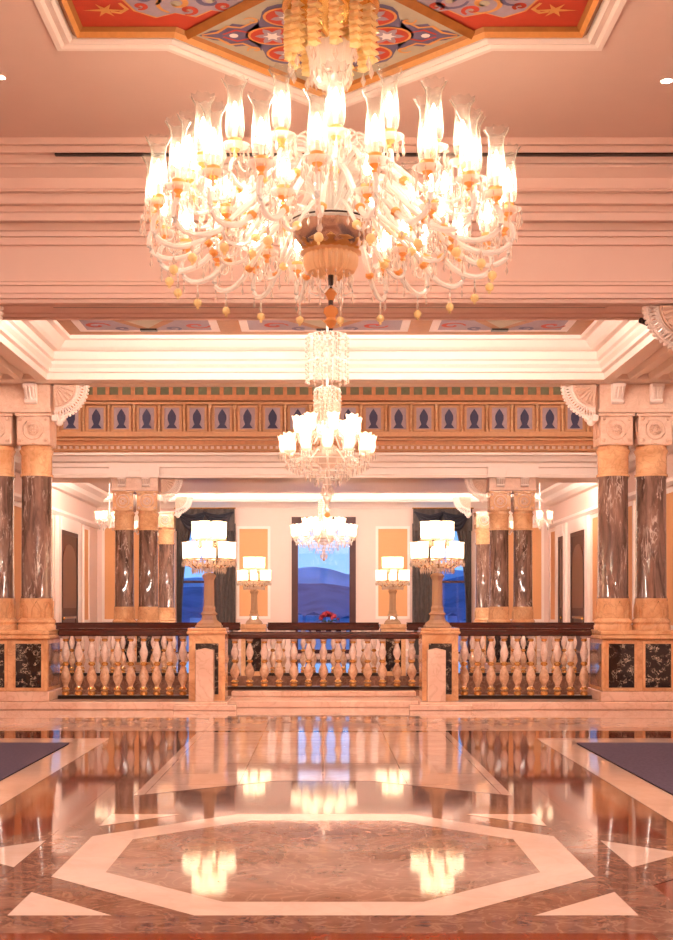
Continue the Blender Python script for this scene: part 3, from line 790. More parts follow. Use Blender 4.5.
for s, nm in ((-1, 'left'), (1, 'right')):
    o = copy_snap(csn); honey_cap(o); o.location = (s * 3.95 + (.1 if s > 0 else 0), 31.9, .9); o.scale = (1, 1, 1.0); tag(o, 'dark marble column standing farthest back on the %s, beside the curtained window' % nm, 'column')
    o = copy_snap(psn); o.location = (s * 3.95 + (.1 if s > 0 else 0), 31.9, 0); o.scale = (.55, .6, .985); tag(o, 'small marble pedestal under the farthest column on the %s' % nm, 'pedestal')
    o = copy_snap(ksn); o.location = (s * 3.72, 31.9, 4.1); o.scale = (s, 1, 1); tag(o, 'pierced fan bracket on the farthest column on the %s' % nm, 'bracket')

# ------------------------------------------------------------------ posts, blocks and balustrades
def make_post():
    root = empty('newel_post', (0, 0, 0), 'x', 'post')
    b = MB(); h = .93
    b.box(-.235, .235, -.21, .26, 0, .86, M['honey'])
    for x0, x1 in ((-.235, -.15), (.15, .235)): b.box(x0, x1, -.235, -.21, .0, .86, M['honey'])
    b.box(-.15, .15, -.235, -.21, .74, .86, M['honey']); b.box(-.15, .15, -.235, -.21, 0, .08, M['honey']); b.build('body', root)
    b = MB(); b.box(-.15, .15, -.218, -.2105, .08, .74, M['black']); b.build('stone_panel', root)['label'] = 'black recessed marble panel'
    b = MB(); b.box(-.26, .26, -.26, .285, .86, .90, M['honey'], .01); b.box(-.25, .25, -.25, .275, .90, .94, M['honey'], .01); b.build('cap', root)
    return root
post = make_post(); posn = snapshot(post)
for i, (x, y, z0, sc, w) in enumerate(((-1.505, 16.63, .10, 1, 'left of the central balcony rail'), (1.52, 16.63, .10, 1, 'right of the central balcony rail'),
                                  (-1.335, 24.5, 0, 1.05, 'left of the far rail centre'), (1.35, 24.5, 0, 1.05, 'right of the far rail centre'))):
    o = post if i == 0 else copy_snap(posn); o.location = (x, y, z0); o.scale = (1, 1, sc)
    tag(o, 'honey marble newel post with dark panel carrying the lamp %s' % w, 'post', 'newel posts')
for x, w in ((-1.515, 'left'), (1.455, 'right')):
    b = MB(); b.box(-.115, .115, -.10, .10, 0, .66, M['curb'], .008); b.add([(-.115, -.1, .66), (.115, -.1, .66), (.115, .1, .66), (-.115, .1, .66), (0, 0, .685)], [(0, 1, 4), (1, 2, 4), (2, 3, 4), (3, 0, 4)], M['curb'])
    tag(b.build('stub_pillar', loc=(x, 16.26, .07 + .03)), 'plain pale marble stub pillar in front of the %s lamp post' % w, 'pillar')

def make_baluster():
    "double vase, 0.62 m tall, origin at its foot"
    b = MB(); g, m, a = M['gold'], M['balu'], M['amber_marble']
    prof = [(.045, 0), (.045, .03), (.03, .04), (.052, .06), (.030, .085), (.026, .10), (.058, .16), (.062, .20), (.045, .25), (.026, .29), (.022, .305), (.042, .32), (.042, .335), (.022, .35), (.026, .36), (.05, .42), (.052, .45), (.036, .50), (.022, .545), (.02, .56), (.036, .57), (.036, .585), (.028, .59), (.045, .60), (.045, .62)]
    mats = []
    for i in range(len(prof) - 1):
        zm = (prof[i][1] + prof[i + 1][1]) / 2
        mats.append(g if (zm < .04 or .30 < zm < .35 or .06 < zm < .09 or .56 < zm < .59) else (a if zm < .3 else m))
    b.lathe(prof, m, n=10, mats=mats)
    return b
BM = make_baluster().build('baluster', None, True)
BMESH = BM.data; bpy.data.objects.remove(BM)
def balustrade(name_label, x0, x1, y, z0, ztop, n, thick=.10, wid=.17, skip=None, hb=.62, extra=None):
    root = empty('balustrade', ((x0 + x1) / 2, y, z0), name_label, 'balustrade', 'balcony balustrades')
    L = (x1 - x0) / 2; H = ztop - z0
    b = MB(); b.box(-L, L, -wid / 2, wid / 2, H - thick, H - .02, M['mahog'], .015); b.box(-L, L, -wid / 2 + .03, wid / 2 - .03, H - .02, H, M['mahog'], .006); b.build('handrail', root)
    b = MB(); b.box(-L, L, -.08, .08, 0, .045, M['darkmetal']); b.build('bottom_rail', root)
    hh = H - thick - .045; sz = hh / .62
    for i in range(n):
        o = bpy.data.objects.new('baluster', BMESH); COL.objects.link(o); o.parent = root
        o.location = (-L + 2 * L * (i + .5) / n, 0, .045); o.scale = (1.1, 1.1, sz)
    return root
balustrade('left front balustrade, dark handrail over gilded marble balusters', -3.50, -1.772, 16.78, .101, 1.03, 10)
balustrade('right front balustrade between the lamp post and the right columns', 1.787, 3.55, 16.78, .101, 1.03, 10)
balustrade('central front balustrade set back between the two lamp posts', -1.33, 1.34, 17.62, .166, .97, 13)
balustrade('far left balustrade across the stairwell, partly behind the columns', -5.95, -1.6, 24.5, .0, 1.02, 22, .15)
balustrade('far central balustrade in front of the big window', -1.07, 1.085, 24.5, .0, 1.02, 11, .15)
balustrade('far right balustrade across the stairwell, partly behind the columns', 1.615, 5.95, 24.5, .0, 1.02, 22, .15)

# ------------------------------------------------------------------ crystal lamps on the posts
def shade_profile(kind):
    if kind == 'cyl': return [(.05, 0), (.068, .015), (.072, .06), (.072, .21), (.078, .24)]
    if kind == 'hurricane': return [(.035, 0), (.058, .03), (.066, .09), (.060, .2), (.050, .30), (.056, .35), (.088, .41)]
    return [(.025, 0), (.045, .02), (.058, .07), (.055, .12), (.07, .18)]
def shade_mesh(kind, mat, n=16, k=1.0):
    b = MB(); pr = [(r * k, z * k) for r, z in shade_profile(kind)]
    vs = []; L = len(pr)
    for i, (r, z) in enumerate(pr):
        fl = .07 if i == L - 1 and kind != 'cyl' else 0
        for j in range(n):
            a = 2 * pi * j / n; rr = r * (1 + fl * cos(a * n / 2)); vs.append((rr * cos(a), rr * sin(a), z + (fl * .12 * cos(a * n / 2))))
    fs = [(i * n + j, i * n + (j + 1) % n, (i + 1) * n + (j + 1) % n, (i + 1) * n + j) for i in range(L - 1) for j in range(n)]
    b.add(vs, fs, mat); return b
def mesh_only(b, name, smooth=True):
    o = b.build(name, None, smooth); me = o.data; bpy.data.objects.remove(o); return me
def bulb_mesh(mat, k=1.0):
    b = MB(); b.lathe([(.013 * k, 0), (.013 * k, .07 * k)], M['candle'], n=8)
    b.lathe([(.010 * k, .072 * k), (.022 * k, .10 * k), (.024 * k, .13 * k), (.014 * k, .175 * k), (.002, .205 * k)], mat, n=8); return b
def link(me, name, parent, loc=(0, 0, 0), rz=0.0, scale=1.0):
    o = bpy.data.objects.new(name, me); COL.objects.link(o); o.parent = parent; o.location = loc; o.rotation_euler.z = rz
    if scale != 1.0: o.scale = (scale,) * 3
    return o
SH_OPAL = mesh_only(shade_mesh('cyl', M['opal'], 16, .93), 'lamp_shade')

def make_lamp():
    root = empty('crystal_lamp', (0, 0, 0), 'x', 'lamp')
    b = MB(); b.box(-.17, .17, -.17, .17, 0, .03, M['lampglass'], .008); b.lathe([(.16, .03), (.15, .06), (.10, .10), (.085, .16), (.11, .18), (.09, .20), (.075, .22)], M['lampglass'], n=12, flute=.05, nf=6); b.build('base', root)['label'] = 'stepped cut glass base'
    b = MB(); b.lathe([(.075, .22), (.078, .26), (.066, .29), (.062, .62), (.07, .64), (.09, .68), (.075, .70), (.05, .72)], M['lampglass'], n=24, flute=.06, nf=8); b.lathe([(.03, .2), (.03, .72)], M['silver'], n=8); b.build('pillar', root, False)
    b = MB(); b.lathe([(.02, .72), (.10, .76), (.14, .80), (.06, .84), (.03, .90), (.03, 1.16), (.05, 1.2)], M['crystal'], n=12); b.build('crown_bowl', root, True)
    drops = MB()
    tiers = ((8, .285, .90, .0, .06), (6, .165, 1.17, .26, .05))
    for n, R, z, ph, dr in tiers:
        for k in range(n):
            a = 2 * pi * k / n + ph
            b = MB(); pts = [(.03, z - .12), (R * .4, z - .06), (R * .75, z - .12), (R, z - .07), (R, z - .01)]
            b.tube([(r * cos(a), r * sin(a), q) for r, q in pts], .012, M['silver'], 6)
            b.lathe([(.02, 0), (.065, .01), (.068, .018), (.03, .02)], M['crystal'], (R * cos(a), R * sin(a), z - .02), 10)
            arm = b.build('lamp_arm', root, True)
            link(SH_OPAL, 'lamp_shade', root, (R * cos(a), R * sin(a), z))
            for j in range(8):
                t = 2 * pi * j / 8; drops.drop((R * cos(a) + .07 * cos(t), R * sin(a) + .07 * sin(t), z - .01), .011, .10, M['crystal'])
    for k in range(36):
        a = 2 * pi * k / 36; drops.drop((.33 * cos(a), .33 * sin(a), .90), .012, .10, M['crystal']); drops.drop((.22 * cos(a), .22 * sin(a), .82), .012, .12, M['crystal'])
    for r in (.22, .33): drops.tube([(r * cos(2 * pi * k / 24), r * sin(2 * pi * k / 24), .90 if r > .3 else .82) for k in range(25)], .007, M['silver'], 5)
    for k in range(12): a = 2 * pi * k / 12; drops.tube([(.1 * cos(a), .1 * sin(a), .78), (.22 * cos(a), .22 * sin(a), .82), (.33 * cos(a), .33 * sin(a), .90)], .006, M['silver'], 4)
    o = drops.build('crystal_fringe', root); o['kind'] = 'stuff'
    return root
lamp = make_lamp(); lsn = snapshot(lamp)
for i, (x, y, z, sc, lab) in enumerate(((-1.50, 16.66, 1.042, 1.0, 'tall crystal lamp with cream shades on the left front newel post'), (1.505, 16.66, 1.042, 1.0, 'tall crystal lamp with cream shades on the right front newel post'),
                                   (-1.335, 24.52, .989, .93, 'smaller looking crystal lamp far across the stairwell, left of the window'), (1.35, 24.52, .989, .93, 'smaller looking crystal lamp far across the stairwell, right of the window'))):
    o = lamp if i == 0 else copy_snap(lsn); o.location = (x, y, z); o.scale = (sc,) * 3; tag(o, lab, 'lamp', 'crystal lamps on newel posts')

# ------------------------------------------------------------------ great chandelier
def smooth_path(P, n=4):
    out = []
    for i in range(len(P) - 1):
        p0, p1, p2, p3 = P[max(0, i - 1)], P[i], P[i + 1], P[min(len(P) - 1, i + 2)]
        for k in range(n):
            t = k / n
            out.append(tuple(.5 * (2 * p1[j] + (p2[j] - p0[j]) * t + (2 * p0[j] - 5 * p1[j] + 4 * p2[j] - p3[j]) * t * t + (3 * p1[j] - p0[j] - 3 * p2[j] + p3[j]) * t ** 3) for j in range(len(p1))))
    out.append(P[-1]); return out
def drop_ring(R, n, z, r, h, m, extra=0):
    b = MB()
    for k in range(n):
        a = 2 * pi * k / n
        if extra: b.drop((R * cos(a), R * sin(a), z), r * .7, h * .45, m)
        b.drop((R * cos(a), R * sin(a), z - (h * .42 if extra else 0)), r, h, m)
    return b
HUR = mesh_only(shade_mesh('hurricane', M['shadeglass'], 18), 'glass_shade')
BULB = mesh_only(bulb_mesh(M['bulb']), 'candle_bulb')
b = MB(); b.lathe([(.006, -.10), (.022, -.08), (.010, -.06), (.028, -.045), (.05, -.01), (.046, .035), (.03, .04)], M['amber'], n=12); AMB = mesh_only(b, 'candle_cup')
b = MB(); b.lathe([(.02, -.035), (.06, -.03), (.095, -.012), (.10, -.005)], M['glass'], n=14, cap=False)
for k in range(9):
    a = 2 * pi * k / 9; b.drop((.095 * cos(a), .095 * sin(a), -.01), .010, .05, M['crystal']); b.drop((.095 * cos(a), .095 * sin(a), -.055), .014, .085, M['crystal'])
DISH = mesh_only(b, 'drip_pan')
b = MB(); b.tube([(0, 0, 0), (0, 0, -.07)], .006, M['glass'], 5); b.drop((0, 0, -.05), .014, .08, M['crystal']); b.ball((0, 0, -.15), .033, M['yellow'], 10, 6); b.ball((0, 0, -.19), .012, M['yellow'], 6, 4); BALL = mesh_only(b, 'glass_ball')

GC = (.055, 8.90)
def great_chandelier():
    root = empty('great_chandelier', (GC[0], GC[1], 0), 'enormous crystal chandelier with lit hurricane shades, hanging nearest the camera', 'chandelier')
    root.location.z = .056; root.scale = (.957,) * 3
    # canopy crown at the ceiling
    b = MB(); b.lathe([(.02, 5.745), (.36, 5.745), (.36, 5.71), (.30, 5.67), (.10, 5.58), (.03, 5.5)], M['gold'], n=24); cn = b.build('canopy', root, True)
    for k in range(12):
        a = 2 * pi * k / 12 + .1; b = MB(); R = .30
        for j in range(7):
            z = 5.66 - j * .053; r = .056 - abs(j - 3) * .003
            b.lathe([(.01, -.030), (r, -.012), (r * .8, .012), (.01, .030)], M['yellow'], (R * cos(a), R * sin(a), z), 10, .20, 5)
        b.drop((R * cos(a), R * sin(a), 5.31), .022, .11, M['crystal']); b.build('flower_string', cn)
    b = MB(); b.lathe([(.03, 5.12), (.10, 5.14), (.145, 5.21), (.155, 5.34), (.18, 5.42)], M['glass'], n=24, flute=.06, nf=12, cap=False); b.lathe([(.02, 5.15), (.11, 5.18), (.125, 5.27), (.135, 5.38)], M['candle'], n=16, cap=False)
    for k in range(16): b.drop((.15 * cos(k * pi / 8), .15 * sin(k * pi / 8), 5.24), .014, .10, M['crystal'])
    b.build('crown_bell', root)
    # stem
    prof = [(.02, 5.60), (.03, 5.2), (.03, 4.96), (.06, 4.93), (.03, 4.9), (.045, 4.82), (.08, 4.76), (.045, 4.70), (.035, 4.6), (.07, 4.55), (.04, 4.5), (.04, 4.1)]
    b = MB(); b.lathe(prof, M['glass'], n=16); b.lathe([(.012, 5.6), (.012, 3.9)], M['silver'], n=8); b.build('stem', root, True)
    # fountain of glass plumes
    b = MB()
    for k in range(18):
        a = 2 * pi * k / 18 + .05
        pts = smooth_path([(.04, 4.35), (.10, 4.62), (.22, 4.74), (.33, 4.68), (.34, 4.60)], 3)
        b.tube([(r * cos(a), r * sin(a), z) for r, z in pts], lambda t: .014 - .008 * t, M['glass'], 6); b.drop((.34 * cos(a), .34 * sin(a), 4.6), .014, .12, M['crystal'])
    b.build('glass_plumes', root, True)
    # bowl
    b = MB(); b.lathe([(.10, 4.20), (.27, 4.155), (.295, 4.13), (.30, 4.11), (.285, 4.095)], M['glass'], n=36, cap=False)
    b.lathe([(.30, 4.135), (.306, 4.128), (.30, 4.118)], M['darkmetal'], n=36, cap=False)
    b.lathe([(.285, 4.10), (.27, 4.02), (.215, 3.93), (.15, 3.88)], M['silver'], n=36, flute=.015, nf=18, cap=False)
    b.lathe([(.23, 4.0), (.232, 3.95), (.17, 3.885), (.10, 3.87)], M['amber'], n=36, flute=.03, nf=12, cap=False); b.build('receiver_bowl', root, True)['label'] = 'silvered bowl with amber core'
    b = MB(); b.lathe([(.12, 3.88), (.17, 3.87), (.195, 3.83), (.19, 3.76), (.165, 3.70), (.08, 3.66)], M['skirt'], n=112, flute=.05, nf=28, cap=False); b.lathe([(.17, 3.885), (.225, 3.87), (.165, 3.85)], M['skirt'], n=48, flute=.05, nf=24, cap=False); b.build('fluted_skirt', root, True)
    b = drop_ring(.15, 14, 3.70, .013, .10, M['crystal'], 1); b.lathe([(.02, 3.68), (.018, 3.56)], M['darkmetal'], n=8); b.lathe([(.02, 3.56), (.055, 3.53), (.03, 3.49), (.02, 3.46)], M['amber'], n=12)
    b.lathe([(.018, 3.46), (.018, 3.42)], M['darkmetal'], n=8); b.lathe([(.01, 3.42), (.05, 3.39), (.055, 3.355), (.03, 3.31), (.045, 3.28), (.03, 3.24), (.005, 3.22)], M['amber'], n=12)
    for k in range(6):
        a = k * pi / 3; b.tube([(r * cos(a), r * sin(a), z) for r, z in ((.02, 3.58), (.10, 3.50), (.16, 3.53), (.15, 3.60))], .008, M['glass'], 5); b.drop((.16 * cos(a), .16 * sin(a), 3.53), .012, .10, M['crystal'])
    b.build('finial', root, True)
    for ch in kids_of(root):
        if ch.name.split('.')[0] in ('receiver_bowl', 'fluted_skirt', 'finial'): ch.scale.z = .85; ch.location.z = 4.13 * .15
    # arms
    A = smooth_path([(.06, 4.22), (.20, 4.42), (.42, 4.40), (.72, 4.14), (.98, 3.90), (1.18, 3.84), (1.31, 3.90), (1.325, 4.0), (1.29, 4.06)], 3)
    B = smooth_path([(.06, 4.34), (.20, 4.56), (.40, 4.56), (.62, 4.38), (.82, 4.20), (.97, 4.14), (1.07, 4.20), (1.08, 4.28), (1.04, 4.32)], 3)
    C = smooth_path([(.08, 4.16), (.26, 4.22), (.48, 4.06), (.66, 3.90), (.80, 3.88), (.86, 3.95), (.83, 4.02)], 3)
    def arm_mesh(P, rr):
        b = MB(); b.tube([(r, 0, z) for r, z in P], rr, M['glass'], 7)
        n = len(P); q = P[int(n * .45)]
        b.lathe([(.012, -.03), (.034, -.012), (.034, .012), (.012, .03)], M['amber'] if rr(0) > .017 else M['yellow'], (q[0], 0, q[1]), 8)
        sp = spiral(P[-1][0] - .10, P[-4][1] + .03, .07, 0, 1.0, -1, 10); b.tube([(x, 0, z) for x, z in sp], .006, M['glass'], 5)
        for fr in (.3, .5, .62, .74):
            q = P[int(n * fr)]; b.drop((q[0], 0, q[1] - .012), .009, .05, M['crystal']); b.drop((q[0], 0, q[1] - .055), .013, .075, M['crystal'])
        return mesh_only(b, 'glass_arm')
    ma = arm_mesh(A, lambda t: .025 - .007 * t); mb_ = arm_mesh(B, lambda t: .0172 - .004 * t); mc = arm_mesh(C, lambda t: .016 - .004 * t)
    for me, P, n, ph in ((ma, A, 22, .07), (mb_, B, 18, .2), (mc, C, 9, .12)):
        R, zc = P[-1]; low = min(P[len(P) // 2:], key=lambda q: q[1])
        for k in range(n):
            a = 2 * pi * k / n + ph
            arm = link(me, 'glass_arm', root, (0, 0, 0), a)
            link(DISH, 'drip_pan', arm, (R, 0, zc + .09)); link(AMB, 'candle_cup', arm, (R, 0, zc + .09))
            sc = .8 if P is C else 1.0
            link(HUR, 'glass_shade', arm, (R, 0, zc + .11), 0, sc); link(BULB, 'candle_bulb', arm, (R, 0, zc + .12), 0, 1.25 * sc)
            if P is A: link(BALL, 'glass_ball', arm, (low[0], 0, low[1] - .01))
    return root
great_chandelier()

# ------------------------------------------------------------------ smaller chandeliers
SH_T = mesh_only(shade_mesh('tulip', M['opal2'], 12), 'glass_shade')
def small_chandelier(loc, label, tiers, zt, stem, tail, sc_sh, opal='opal', fringe=True, name='crystal_chandelier'):
    """all heights absolute; tiers: (n, R, z, phase)"""
    root = empty(name, (loc[0], loc[1], 0), label, 'chandelier')
    b = MB(); b.lathe([(.10, zt), (.11, zt - .03), (.05, zt - .07), (.015, zt - .10)], M['gold'], n=16); b.build('canopy', root, True)
    b = MB(); b.lathe([(.014, zt - .08), (.014, tiers[0][2] - .2)], M['glass'], n=8)
    for z, r in stem: b.lathe([(.02, z + .05), (r * .5, z + .02), (r * .5, z - .01), (.02, z - .05)], M['glass'], n=12)
    b.build('stem', root, True)
    for z, r in stem:
        b = MB()
        for k in range(14):
            a = 2 * pi * k / 14
            b.tube([(q * cos(a), q * sin(a), w) for q, w in ((.02, z), (r * .6, z + .09), (r, z + .06), (r * 1.02, z + .02))], .006, M['glass'], 5)
            for j in range(5): b.drop((r * cos(a), r * sin(a), z + .06 - j * .05), .02, .06, M['crystal']); b.drop((r * .6 * cos(a + .2), r * .6 * sin(a + .2), z + .10 - j * .05), .018, .06, M['crystal'])
        b.build('crystal_spray', root)
    lo = min(t[2] for t in tiers); RM = max(t[1] for t in tiers)
    b = MB(); b.lathe([(.04, lo + .12), (RM * .35, lo + .02), (RM * .4, lo - .03), (RM * .25, lo - .12), (.05, lo - .18)], M['crystal'], n=18, flute=.04, nf=9, cap=False); b.build('crystal_bowl', root, True)
    for n, R, z, ph in tiers:
        for k in range(n):
            a = 2 * pi * k / n + ph; b = MB()
            pts = smooth_path([(.04, z - .06), (R * .45, z + .02), (R * .8, z - .14), (R * .98, z - .10), (R, z - .02)], 2)
            b.tube([(r, 0, q) for r, q in pts], .011, M['glass'], 6); b.lathe([(.02, -.03), (.06, -.012), (.065, 0)], M['crystal'], (R, 0, z), 10, cap=False)
            for j in range(6):
                t = 2 * pi * j / 6; b.drop((R + .06 * cos(t), .06 * sin(t), z), .010, .09, M['crystal'])
            b.drop((R * .8, 0, z - .15), .014, .10, M['crystal'])
            arm = b.build('glass_arm', root, True, rz=a)
            link(SH_T, 'glass_shade', arm, (R, 0, z), 0, sc_sh)
    if fringe:
        b = MB()
        for j, (fr, dz) in enumerate(((.95, -.10), (.72, -.16), (.5, -.23), (.28, -.30), (.12, -.37))):
            n = max(8, int(30 * fr))
            for k in range(n):
                a = 2 * pi * k / n; b.drop((RM * fr * cos(a), RM * fr * sin(a), lo + dz), .012, .10, M['crystal'])
            b.tube([(RM * fr * cos(2 * pi * k / 20), RM * fr * sin(2 * pi * k / 20), lo + dz) for k in range(21)], .006, M['glass'], 4)
        o = b.build('crystal_fringe', root); o['kind'] = 'stuff'
    if tail:
        b = MB(); b.lathe([(.01, lo - .16)] + tail, M['crystal'], n=10)
        for k in range(8):
            a = k * pi / 4; b.drop((.07 * cos(a), .07 * sin(a), lo - .42), .012, .10, M['crystal'])
        b.ball((0, 0, tail[-1][1]), .035, M['amber'], 8, 5); b.build('tail_pendant', root, True)
    return root
small_chandelier((.05, 14.7), 'mid sized crystal chandelier hanging in line below the great one, over the balcony bay',
    ((8, .34, 3.32, .2), (12, .50, 3.10, 0)), ZB, ((4.40, .24), (4.10, .24), (3.78, .15), (3.64, .13)), [(.05, 2.75), (.02, 2.68), (.06, 2.6), (.02, 2.5), (.04, 2.44), (.005, 2.38)], 1.1)
small_chandelier((.02, 29.3), 'farthest crystal chandelier in front of the central window',
    ((8, .42, 3.10, .2), (14, .68, 2.94, 0)), 4.32, ((3.75, .12), (3.5, .12)), [(.05, 2.5), (.005, 2.42)], 1.55)
small_chandelier((-4.95, 29.3), 'small lit chandelier at far left by the side door', ((6, .27, 3.34, .3),), 4.32, (), None, 1.05, fringe=False)
small_chandelier((5.02, 29.3), 'small lit chandelier at far right by the side doors', ((6, .27, 3.34, .3),), 4.32, (), None, 1.05, fringe=False)
# sconces on the back wall
for x, z, w in ((-4.88, 3.42, 'left back wall, outer of two'), (-4.22, 3.2, 'left back wall, inner of two'), (4.92, 3.42, 'right back wall, outer of two'), (4.3, 3.2, 'right back wall, inner of two')):
    root = empty('wall_sconce', (x, WY - .02, z), 'small lit crystal wall sconce on the %s' % w, 'wall light', 'wall sconces')
    b = MB(); b.lathe([(.01, -.25), (.05, -.2), (.03, -.1), (.05, 0), (.02, .05)], M['gold'], (0, -.03, 0), 10)
    for s in (-1, 1): b.tube([(0, -.03, -.1), (s * .08, -.10, -.16), (s * .13, -.13, -.06), (s * .13, -.13, 0)], .012, M['glass'], 6)
    b.build('bracket', root, True)
    for s in (-1, 1):
        link(SH_T, 'glass_shade', root, (s * .13, -.13, 0), 0, 1.1)
        b = drop_ring(.06, 7, 0, .012, .12, M['crystal']); b.build('crystal_drops', root, loc=(s * .13, -.13, 0))

# ------------------------------------------------------------------ curtains
def pleat(x0, x1, z0, z1, y, n, amp, m, shape=None, nz=14):
    "a pleated hanging sheet with thickness"
    b = MB(); nx = n * 6; vs = []
    for side in (0, 1):
        for j in range(nz + 1):
            v = j / nz; z = z1 + (z0 - z1) * v
            a0, a1 = (x0, x1) if shape is None else shape(v)
            for i in range(nx + 1):
                u = i / nx
                vs.append((a0 + (a1 - a0) * u, y + amp * sin(2 * pi * n * u) + side * .02 + amp * .3 * sin(9 * u + 5 * v), z))
    st = (nx + 1) * (nz + 1); fs = []
    for side in (0, 1):
        for j in range(nz):
            for i in range(nx):
                k = side * st + j * (nx + 1) + i; f = (k, k + 1, k + nx + 2, k + nx + 1); fs.append(f if side else f[::-1])
    for j in range(nz):
        for i in (0, nx):
            k = j * (nx + 1) + i; fs.append((k, k + nx + 1, st + k + nx + 1, st + k))
    b.add(vs, fs, m); return b
for (x0, x1), s, w in (((-3.90, -2.37), 1, 'left'), ((2.42, 3.95), -1, 'right')):
    root = empty('window_curtain', ((x0 + x1) / 2, WY - .2, 0), 'dark velvet curtains with swagged valance on the %s window' % w, 'curtain')
    cx, cy = (x0 + x1) / 2, WY - .2
    ox = x1 if s > 0 else x0    # side towards the middle of the room: the full drape
    full = pleat(0, 0, 0.05, 3.55, 0, 5, .045, M['velvet'], (lambda v: (ox - cx - s * .56, ox - cx + s * .04)))
    full.build('drape', root, True)
    ix = x0 if s > 0 else x1
    tied = pleat(0, 0, 0.9, 3.55, 0, 4, .035, M['velvet'], (lambda v: (ix - cx, ix - cx + s * (.14 + .30 * (1 - v) ** 2.2))))
    tied.build('drape', root, True)
    b = pleat(x0 - cx - .02, x1 - cx + .02, 3.35, 3.93, -.06, 9, .02, M['velvet'], nz=4); val = b.build('valance', root, True)
    for k in range(2):
        b = MB(); c = x0 + (x1 - x0) * (.27 + .46 * k) - cx; hw = .40
        for q in range(4):
            dz = .08 + .09 * q
            b.tube([(c + hw * (1 - .06 * q) * t, -.10 - .02 * (3 - q) * (1 - t * t), 3.80 - dz * (1 - t * t) - .02 * q + .05 * abs(t)) for t in [i / 8 - 1 for i in range(17)]], lambda t: .028 + .03 * sin(pi * t), M['blackvelvet'], 8)
        b.build('swag', val, True)
    b = MB(); b.tube([(x0 - cx - .05, -.12, 3.95), (x1 - cx + .05, -.12, 3.95)], .02, M['gold'], 8); b.build('curtain_rail', root, True)

# ------------------------------------------------------------------ small things
for x, y, lab in ((2.78, 10.22, 'small round recessed downlight in the ceiling at the right edge'), (-2.60, 10.15, 'small round recessed downlight in the ceiling at the left edge')):
    root = empty('recessed_downlight', (x, y, ZC), lab, 'ceiling light', 'recessed ceiling downlights')
    b = MB(); b.lathe([(.03, -.001), (.055, -.004), (.055, -.0012)], M['white'], n=20); b.build('bezel', root, True)
    b = MB(); b.lathe([(.001, -.006), (.026, -.006), (.026, -.0045)], M['down'], n=16); b.build('lens', root)
for x, y in [(x, y) for y in (-4.5, -1.5, 1.5, 4.5) for x in (-4.2, 0, 4.2) if not (x == 0 and y > 4)] + [(-4.6, 7.4), (4.6, 7.4)]:  # out-of-view downlights added to fill the near hall with light
    root = empty('recessed_downlight', (x, y, ZC if abs(x) > 1 or y < 3 else ZC), 'round recessed fill downlight added in the ceiling above and behind the camera', 'ceiling light', 'added fill downlights behind the camera')
    b = MB(); b.lathe([(.10, -.001), (.13, -.004), (.13, -.0012)], M['white'], n=20); b.build('bezel', root, True)
    b = MB(); b.lathe([(.001, -.006), (.10, -.006), (.10, -.0045)], M['down_fill'], n=16); b.build('lens', root)
def cove(x0, x1, y, z, lab, h=.10, tilt=0.0):  # added strip fitting, hidden behind a beam to brighten what lies beyond
    root = empty('fill_cove_light', ((x0 + x1) / 2, y, z), lab, 'added cove light')
    L = (x1 - x0) / 2; b = MB(); b.box(-L, L, 0, .03, -.03, h + .03, M['white']); b.box(-L, L, .03, .07, -.03, -.005, M['white']); b.build('ledge', root)
    b = MB(); b.box(-L + .02, L - .02, .031, .05, 0, h, M['cove']); b.build('fill_strip', root)
cove(-3.05, 3.05, 12.76, 4.30, 'fill cove strip added on the hidden rear face of the near beam')
cove(-5.8, 5.8, 16.62, 4.9, 'fill cove strip added on the hidden rear face of the far beam')
cove(-5.8, 5.8, 27.31, 4.05, 'fill cove strip added behind the beam across the stairwell', .13)
root = empty('fill_cove_light', (0, WY - .24, 4.152), 'added fill cove strip washing the ceiling from the far wall cornice', 'added cove light')  # unseen strip added to lighten the aisle ceiling
b = MB(); b.box(-5.9, 5.9, -.02, .02, 0, .006, M['fill_soft']); b.build('fill_strip', root)
b = MB(); b.box(-5.92, 5.92, -.03, -.022, 0, .012, M['white']); b.build('ledge', root)
for y, z, xs_, lab in ((20.5, 6.25, (-4.6, 4.6), 'round downlight in the hidden stairwell ceiling'), (23.5, 6.25, (-4.6, 4.6), 'round downlight in the hidden stairwell ceiling'),  # unseen downlights added to brighten the stairwell and side aisles
                       (14.4, 4.38, (-5.3, 5.3), 'round downlight added as fill in the side aisle ceiling beside the bay')):
    for x in xs_:
        root = empty('recessed_downlight', (x, y, z), lab, 'ceiling light', lab.replace('round downlight', 'downlights'))
        b = MB(); b.lathe([(.08, -.001), (.10, -.004), (.10, -.0012)], M['white'], n=20); b.build('bezel', root, True)
        b = MB(); b.lathe([(.001, -.006), (.08, -.006), (.08, -.0045)], M['down'], n=16); b.build('lens', root)
# security camera under the near beam
root = empty('security_camera', (3.13, 12.3, 4.2), 'small black security camera hanging from the near beam by the right bracket', 'camera')
b = MB(); b.lathe([(.035, 0), (.035, -.02), (.012, -.025), (.012, -.10)], M['white'], n=12); b.build('mount', root, True)
b = MB(); b.tube([(-.05, -.03, -.11), (.03, .02, -.125)], .028, M['black_plastic'], 12); b.ball((.03, .02, -.125), .03, M['black_plastic'], 10, 6); b.build('camera_body', root, True)
